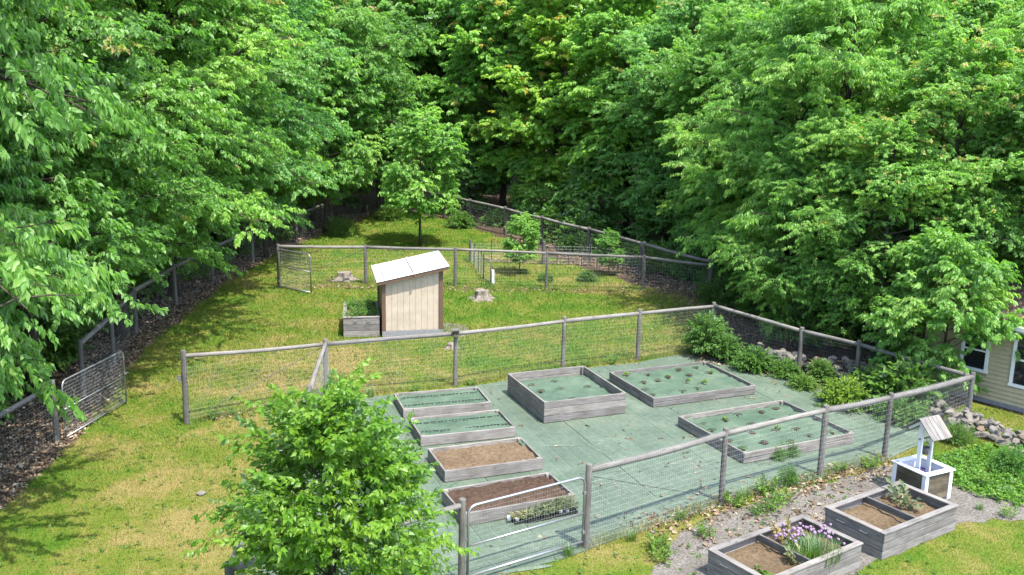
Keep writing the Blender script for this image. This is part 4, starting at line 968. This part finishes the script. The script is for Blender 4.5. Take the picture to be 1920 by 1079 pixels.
# ------------------------------------------------------------------ stone piles
def rock_mesh(seed):
    rg = random.Random(seed); bm = bmesh.new(); bmesh.ops.create_icosphere(bm, subdivisions=2, radius=1.0)
    pl_ = [(Vector((rg.gauss(0,1),rg.gauss(0,1),rg.gauss(0,1))).normalized(), rg.uniform(.55,.85)) for _ in range(9)]
    for v in bm.verts:
        for n_, d_ in pl_:
            k_ = v.co.dot(n_)
            if k_ > d_: v.co -= n_*(k_-d_)
        v.co *= rg.uniform(.96,1.04)
    me = bpy.data.meshes.new('rock'); bm.to_mesh(me); bm.free(); me.materials.append(M['rock']); return me
ROCK = [rock_mesh(i) for i in range(8)]
def rocks(label, path, width, hgt_, n, size, seed):
    rg = random.Random(seed); e = empty('stone_wall', (path[0][0],path[0][1],0), 0, label, 'stone wall', 'piled field stone walls')
    segs = [(Vector(path[i]), Vector(path[i+1])) for i in range(len(path)-1)]; Ls = [(b-a).length for a, b in segs]
    for i in range(n):
        t_ = rg.uniform(0, sum(Ls)); j = 0
        while t_ > Ls[j] and j < len(Ls)-1: t_ -= Ls[j]; j += 1
        a, b = segs[j]; p = a+(b-a)*(t_/Ls[j]); d = (b-a).normalized(); off = rg.uniform(-1,1); p += Vector((-d.y,d.x))*off*width
        z = rg.uniform(.1,1)*hgt_*(1-off*off*.8); s = size*rg.uniform(.55,1.35)*(1.1-.4*z/hgt_)
        o = link('rock', ROCK[i % 8], e, None, (p.x-path[0][0], p.y-path[0][1], z), (rg.uniform(-.4,.4),rg.uniform(-.4,.4),rg.uniform(0,6.28))); o.scale = (s*1.2, s*rg.uniform(.75,1), s*rg.uniform(.6,.8))
rocks('grey stone pile along the rear right garden fence', [(7.1,26.7),(8.6,25.8),(9.9,24.9)], .45, .5, 130, .145, 2)
rocks('sunlit field stone wall outside the garden corner below the house', [(10.2,22.7),(10.9,21.8),(11.15,20.9),(11.3,20.1),(11.6,19.0),(11.9,17.5)], .42, .42, 170, .135, 3)
rk = bpy.data.objects.new('rock', ROCK[2]); col.objects.link(rk); rk.location = (-5.85,17.1,.03); rk.scale = (.11,.08,.05); tag(rk, 'small pale stone lying on the dry lawn left of the pear tree', 'rock')
for i, (x, y, s) in enumerate(((-6.0,21.2,.04),(3.35,15.35,.05),(2.6,15.9,.04),(4.0,14.1-.9,.04))):
    rk = bpy.data.objects.new('rock', ROCK[i]); col.objects.link(rk); rk.location = (x,y,.015); rk.scale = (s*1.2,s,s*.7); tag(rk, 'tiny pale pebble lying on the ground', 'rock', 'scattered pebbles')

# ------------------------------------------------------------------ shrubs and weeds
def shrub_mesh(seed, rx, ry, h, n, leaf, width, spray=.32, droop=25, n_leaves=11):
    tp = spray_templates(seed, n_leaves, spray, leaf, width, droop=droop, K=4); rg = np.random.default_rng(seed); A_, D_, S_, T_ = [], [], [], []
    lob = [(rg.uniform(-.6,.6), rg.uniform(-.6,.6), rg.uniform(.5,.9)) for _ in range(6)]
    mb = MB()
    for i in range(9):
        a_ = rg.uniform(0,6.28); e_ = np.array([rx*.7*math.cos(a_), ry*.7*math.sin(a_), h*rg.uniform(.5,.9)]); mb.tube([(0,0,-.05), e_*np.array([.35,.35,.5]), e_], [.018,.012,.004], 4, caps=False)
    for i in range(n):
        l_ = lob[i % 6]; a_ = rg.uniform(0,6.28); el = rg.uniform(-.3,1.5); rad = rg.uniform(.55,1)**.6
        d = np.array([math.cos(a_)*math.cos(el), math.sin(a_)*math.cos(el), math.sin(el)])
        p = np.array([l_[0]*rx*.6, l_[1]*ry*.6, h*.45*l_[2]]) + d*np.array([rx*.6,ry*.6,h*.5])*rad*l_[2]; p[2] = max(.03, p[2])
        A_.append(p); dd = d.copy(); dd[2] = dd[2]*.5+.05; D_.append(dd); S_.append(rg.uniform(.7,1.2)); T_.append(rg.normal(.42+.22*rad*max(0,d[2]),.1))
    V, tr, Tn = leaves_from(A_, D_, S_, T_, tp, seed); return mb.mesh('stems', True), crown_mesh('foliage', V, tr, Tn)
SHR = {'round': shrub_mesh(201,.75,.75,1.25,520,.11,.06), 'low': shrub_mesh(202,.8,.6,.5,380,.09,.055), 'big': shrub_mesh(203,.85,.7,1.0,340,.15,.11,spray=.36), 'fern': shrub_mesh(204,.9,.8,.6,420,.16,.035,droop=40), 'fine': shrub_mesh(205,.5,.5,.6,420,.06,.025,spray=.25)}
for a_, b_ in SHR.values(): a_.materials.append(M['bark']); b_.materials.append(M['leaf_weed'])
def shrub(key, x, y, sc, tint, label, group=None, name='shrub', sz=None):
    e = empty(name, (x,y,0), random.uniform(0,6.28), label, 'shrub' if name != 'fern' else 'fern', group); e.scale = (sc,sc,sz or sc)
    link('stems', SHR[key][0], e); o = link('foliage', SHR[key][1], e); o.color = (*tint,1); o['kind'] = 'stuff'; return e
shrub('round', 5.75,27.25,.85,(.9,1,1.1),'rounded shrub climbing the rear right fence corner',sz=1.0)
shrub('round', 6.15,26.7,.62,(.9,1,1),'lower shrub spilling from the rear right corner onto the fabric')
shrub('low', 6.75,25.9,.95,(.8,.95,.9),'low leafy patch at the foot of the right fence corner')
shrub('low', 7.5,25.3,.7,(.9,1,.9),'small leafy patch before the grey stone pile')
shrub('round', 8.35,24.9,.5,N_,'small shrub beside the second right fence post')
shrub('low', 7.75,24.25,.55,Lt,'bright small weed shrub on the fabric edge by the stones')
shrub('low', 8.35,22.95,1.05,Yl,'bright yellow-green spreading shrub at the right edge of the fabric')
shrub('big', 9.2,23.6,.75,(.8,.9,.9),'dark shrub between the stones and the yellow-green shrub')
shrub('big', 9.75,22.7,1.1,(.95,1,1),'large-leaved shrub inside the right end of the garden')
shrub('low', 9.4,21.9,.9,(.85,1,.9),'leafy shrub sprawling behind the wishing well')
shrub('fine', 10.55,19.0,.85,(.9,1.15,1),'rounded feathery green plant on the grass by the stone wall')
shrub('fine', 10.1,20.6,.7,(1,1,.9),'thin weedy bush at the foot of the corner fence post')
shrub('fine', 6.05,19.62,.45,(.8,1,.9),'weed bush growing against the front of the bed behind the fence')
shrub('fine', 5.62,18.08,.40,(.9,1.05,.9),'upright weed clump at the foot of the front fence', sz=.6)
shrub('fine', 5.75,19.42,.38,(.9,1,.9),'small weed on the fabric beside the bed front')
tree('young', .31,38.35, .7, .37, Lt, 'leafy pear sapling inside the staked plot', name='sapling')
tree('young', 3.87,38.36, 2.7, .28, N_, 'thin sapling in the shade of the staked plot', name='sapling')
shrub('low', 1.3,37.0,.5,(.9,1,.9),'small bush low in the staked plot')
shrub('low', 2.9,37.2,.6,(.8,.9,.9),'shaded bush at the right of the staked plot')
shrub('fern', -8.4,46.8,1.0,Lt,'fern clump at the shaded left edge of the far lawn',name='fern'); shrub('fern', -8.8,48.4,.9,N_,'fern beside the far left fence posts',name='fern'); shrub('fern', -6.6,52.2,1.0,Lt,'bright fern before the far back fence',name='fern'); shrub('low', -2.8,50.0,1.2,(.9,1,.9),'leafy bush at the corner post of the far fence')
gcl = 'leafy undergrowth bush in the shade behind the sloping fence'
for (x, y) in ((-.9,51.2),(.9,48.6),(2.0,46.8),(3.2,45.0),(4.4,43.3),(5.6,41.2),(6.4,39.8),(7.2,38.2),(8.0,36.4),(7.9,34.0),(8.4,32.0),(3.0,43.6),(1.6,46.2)): shrub(random.choice(['fern','low','big']), x, y, random.uniform(1.0,1.5), random.choice([N_,(.85,1,1)]), gcl, 'undergrowth behind the sloping fence', name='undergrowth_bush')
gcl = 'low bush on the dim bank beyond the left fence'
for (x, y) in ((-11.9,16.5),(-11.3,18.2),(-12.4,20.5),(-12.5,25.2),(-13,30.5),(-12.7,36.5),(-12,41.5),(-11.2,45.5)): shrub(random.choice(['fern','low','big']), x, y, random.uniform(.8,1.3), random.choice([N_,Lt]), gcl, 'bushes beyond the left fence', name='undergrowth_bush')
for (x, y) in ((8.6,28.3),(9.9,28.4),(11.2,25.9),(12.8,25.4),(10.6,25.4)): shrub(random.choice(['low','big','round']), x, y, random.uniform(.9,1.2), (.9,1,1), 'dim bush behind the right garden fence', 'bushes behind the right fence', name='undergrowth_bush')
rng = random.Random(8)
wd = [(1.25,25.4),(1.75,25.75),(2.1,25.8),(.2,24.6),(-1.0,24.0),(-2.4,23.4),(2.9,26.2),(4.6,17.45),(3.2,16.45),(4.3,17.1),(6.9,18.8),(2.2,15.6),(2.6,14.9),(4.6,16.7),(3.5,15.8),(9.0,17.1),(9.4,16.8),(-6.5,21.5),(-6.9,21.2),(1.05,15.0),(7.6,19.0),(5.1,17.6),(2.6,15.25),(-3.5,22.9),(5.3,17.2),(4.9,16.9),(9.6,18.2),(10.2,18.2),(6.3,16.9)]
for i, (x, y) in enumerate(wd): plant('weed', WEED[i % 4], x, y, .0, 'small green weed tuft growing near the fence line', 'weeds along the fences', rng.uniform(.45,.95), rng.choice([N_,Lt,(1.3,1.2,.9)]))

# ------------------------------------------------------------------ foreground pear tree
pear = empty('pear_tree', (-2.28,11.0,0), 0, 'leafy young pear tree with glossy bright leaves in the foreground', 'tree')
tpP = spray_templates(900, 16, .33, .098, .054, spread=55, droop=28, K=6, detail=True)
mb, A_, D_, S_, T_ = grow_tree(31, 4.0, 1.42, .7, 46, tpP, r0=.065, n_sub=8, spray_step=.17, rise=(15,45), shape=.34, tip=.3, side=.44, pw=1.15, lv=(.64,1.22))
rgp = np.random.default_rng(77); A2 = np.array(A_); keep = rgp.random(len(A2)) < 1.0
mb.build('trunk', M['bark'], pear, True)
V, tr, Tn = leaves_from(A2, np.array(D_)+np.array([0,0,.25]), S_, np.array(T_)+.02, tpP, 6, .6)
cen = V.mean(1); camd = np.linalg.norm(cen + np.array([-2.28,11.0,0]) - np.array([0,0,8.0]), axis=1)
vis = np.where(cen[:,2] > 2.2)[0]; near = vis[np.argsort(camd[vis])[:300]]
mask = np.ones(len(V), bool); mask[near] = False
Vm = V[mask]; trm = (np.arange(len(Vm))[:,None,None]*5 + LT5[None]).reshape(-1,3)
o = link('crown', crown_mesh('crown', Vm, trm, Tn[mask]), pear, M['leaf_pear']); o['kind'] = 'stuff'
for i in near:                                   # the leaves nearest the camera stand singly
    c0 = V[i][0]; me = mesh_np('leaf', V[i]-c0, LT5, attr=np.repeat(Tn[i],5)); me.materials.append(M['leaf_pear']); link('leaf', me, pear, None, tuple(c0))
print('pear leaves', len(V))

# ------------------------------------------------------------------ stuff: grass, litter
rs = np.random.default_rng(99)
def scatter(x0, x1, y0, y1, dens): 
    n = int((x1-x0)*(y1-y0)*dens); return np.stack([rs.uniform(x0,x1,n), rs.uniform(y0,y1,n)], 1)
pts = np.concatenate([scatter(-10,-2,12,20,1300), scatter(0,14,11.5,21,1000), scatter(-11,-3,20,25,1000), scatter(-11,7.2,24,30,750), scatter(9,13,20,23,700), scatter(-11.2,7.5,30,37,480), scatter(-11.2,7,37,46,300), scatter(-10.5,2,46,56,220)])
keep = in_poly(pts, lawn_poly) & ~in_poly(pts, fab_poly)
g = in_poly(pts, gravel_poly); keep &= ~(g & (rs.random(len(pts)) > .13))
frust = np.abs(pts[:,0]) < pts[:,1]*.60+1.0; keep &= frust
def clear_rect(c, ang, w, d):
    q = pts - np.array(c); ca, sa = math.cos(-R(ang)), math.sin(-R(ang)); x = q[:,0]*ca-q[:,1]*sa; y = q[:,0]*sa+q[:,1]*ca; return ~((np.abs(x) < w/2) & (np.abs(y) < d/2))
for a in (((6.92,16.14),34,2.1,1.2), ((4.6,14.62),35,2.3,1.2), ((8.145,17.78),27,.7,.7), ((-3.2,29.55),12,1.85,2.0), ((-4.72,29.42),9,1.1,2.0)): keep &= clear_rect(*a)
pts = pts[keep]; n = len(pts); print('grass blades', n)
far = np.clip(pts[:,1]/18, .8, 2.6)
hgt = rs.uniform(.025,.06,n)*np.clip(far,1,1.5); wid = rs.uniform(.007,.013,n)*far; az = rs.uniform(0,6.283,n); ln = rs.uniform(.2,1.1,n)*hgt
dv = np.stack([np.cos(az), np.sin(az)],1); sv = np.stack([-dv[:,1], dv[:,0]],1)*wid[:,None]/2
b3 = np.concatenate([pts, np.zeros((n,1))],1)
V = np.stack([np.concatenate([pts-sv, np.zeros((n,1))],1), np.concatenate([pts+sv, np.zeros((n,1))],1), np.concatenate([pts+dv*ln[:,None], hgt[:,None]],1)],1)
me = mesh_np('grass', V.reshape(-1,3), np.arange(n*3).reshape(-1,3), attr=np.repeat(rs.random(n),3)); me.materials.append(M['grass'])
tag(link('grass', me), 'short mown patchy yellow-green lawn grass', 'grass', kind='stuff')
# taller unmown fringes
def fringe(paths, per_m, w, hmin, hmax, name, label, mat):
    P_ = []
    for a, b in paths:
        a, b = np.array(a), np.array(b); L = np.linalg.norm(b-a); k_ = int(L*per_m); t_ = rs.random((k_,1)); P_.append(a+(b-a)*t_+rs.normal(0,w,(k_,2)))
    P_ = np.concatenate(P_); n = len(P_); h = rs.uniform(hmin,hmax,n); az = rs.uniform(0,6.283,n); dv = np.stack([np.cos(az),np.sin(az)],1); sv = np.stack([-dv[:,1],dv[:,0]],1)*.005
    z = np.zeros((n,1)); V = np.stack([np.concatenate([P_-sv,z],1), np.concatenate([P_+sv,z],1), np.concatenate([P_+dv*(h*.5)[:,None],h[:,None]],1)],1)
    me = mesh_np(name, V.reshape(-1,3), np.arange(n*3).reshape(-1,3), attr=np.repeat(rs.random(n),3)); me.materials.append(mat); tag(link(name, me), label, 'grass', kind='stuff')
fringe([(P0,P1),(P1,P2),(P2,P3),(P3,P4),(P4,P5),(G2,F1),(F1,F2),(F2,F3)], 260, .10, .06, .20, 'fence_grass', 'longer unmown grass along the fence lines', M['grass'])
fringe([((-8.66,34.98),(-5.57,35.91)),((-5.57,35.91),(7.3,35.3)),((-.8,37.2),(4.5,39))], 160, .12, .06, .16, 'fence_grass', 'pale unmown grass under the cross fence', M['grass'])
# bright ground cover right of the well
gp = scatter(8.8,13,16.6,20.8,260); gp = gp[((gp[:,0]-10.9)/2.0)**2+((gp[:,1]-18.6)/1.6)**2 < 1]
tpg = spray_templates(777, 5, .10, .06, .05, droop=5, K=4)
V, tr, Tn = leaves_from(np.concatenate([gp, rs.uniform(.01,.10,(len(gp),1))],1), np.stack([rs.normal(0,1,len(gp)), rs.normal(0,1,len(gp)), rs.uniform(.1,.8,len(gp))],1), rs.uniform(.7,1.3,len(gp)), rs.normal(.6,.2,len(gp)), tpg, 3)
me = crown_mesh('clover', V, tr, Tn); me.materials.append(M['leaf_weed']); o = tag(link('clover', me), 'bright leafy ground cover between the well and the stone wall', 'ground cover', kind='stuff'); o.color = (1.1,1.25,.9,1)
cp = scatter(-9.6,8,12,36,10); cp = cp[in_poly(cp, lawn_poly) & ~in_poly(cp, fab_poly)]
V, tr, Tn = leaves_from(np.concatenate([cp, rs.uniform(.01,.03,(len(cp),1))],1), np.stack([rs.normal(0,1,len(cp)), rs.normal(0,1,len(cp)), rs.uniform(.1,.5,len(cp))],1), rs.uniform(.5,1.0,len(cp)), rs.normal(.4,.2,len(cp)), tpg, 4)
me = crown_mesh('lawn_weeds', V, tr, Tn); me.materials.append(M['leaf_weed']); tag(link('lawn_weeds', me), 'tiny broadleaf weeds speckled through the lawn', 'ground cover', kind='stuff')
# fallen leaves along the wood edge and on the forest floor
lp = []
path = [(-9.6,11),(-9.7,16.4),(-9.9,20.2),(-11.0,26.8),(-11.2,35.6),(-10.8,41.4),(-9.7,47.6),(-8.3,54.0)]
for i in range(len(path)-1):
    a, b = np.array(path[i]), np.array(path[i+1]); L = np.linalg.norm(b-a); k_ = int(L*420*(18/(18+.4*a[1]))); t_ = rs.random((k_,1)); q = a+(b-a)*t_; q[:,0] -= np.abs(rs.normal(0,1.3,k_))-.45; lp.append(q)
for a, b, d_, w_ in (((-.2,48.5),(7,35.5),130,.5), ((7,35.5),(6.6,29),160,.7), ((5.3,27.4),(8.6,24.7),160,.35), ((-1.2,40.9),(4,40.6),120,.16), ((-8,35.2),(7,35.4),50,.2), ((-6.9,21.2),(-4.5,22.9),50,.15), ((2.4,16.1),(8.3,19.35),110,.22), ((3.2,15.6),(6.5,17.6),50,.5)):
    a, b = np.array(a), np.array(b); k_ = int(np.linalg.norm(b-a)*d_); lp.append(a+(b-a)*rs.random((k_,1))+rs.normal(0,w_,(k_,2)))
q = scatter(-4,10,12.5,27,2.2); lp.append(q[in_poly(q, FAB)]); lp = np.concatenate(lp); n = len(lp)
tpl = spray_templates(555, 2, .04, .085, .05, droop=4, K=6)
V, tr, Tn = leaves_from(np.concatenate([lp, rs.uniform(.022,.036,(n,1))],1), np.stack([rs.normal(0,1,n), rs.normal(0,1,n), rs.normal(.05,.25,n)],1), rs.uniform(.6,1.5,n), rs.normal(.5,.3,n), tpl, 8)
me = crown_mesh('leaf_litter', V, tr, Tn); me.materials.append(M['dead_leaf']); tag(link('leaf_litter', me), 'dry brown fallen leaves strewn along the wood edge', 'leaf litter', kind='stuff')
# loose gravel stones
gp = scatter(2,12,12.3,19.4,260); gp = gp[in_poly(gp, gravel_poly)]; n = len(gp); s = rs.uniform(.008,.022,n)
oct_ = np.array([[1,0,0],[-1,0,0],[0,1,0],[0,-1,0],[0,0,.7],[0,0,-.7]]); tro = np.array([[0,2,4],[2,1,4],[1,3,4],[3,0,4]])
V = oct_[None]*s[:,None,None]*rs.uniform(.6,1.3,(n,6,1)) + np.concatenate([gp, np.full((n,1),.008)],1)[:,None,:]
me = mesh_np('loose_gravel', V.reshape(-1,3), (np.arange(n)[:,None,None]*6+tro[None]).reshape(-1,3)); me.materials.append(M['gravel']); tag(link('loose_gravel', me), 'loose grey stones on the gravel path', 'gravel', kind='stuff')
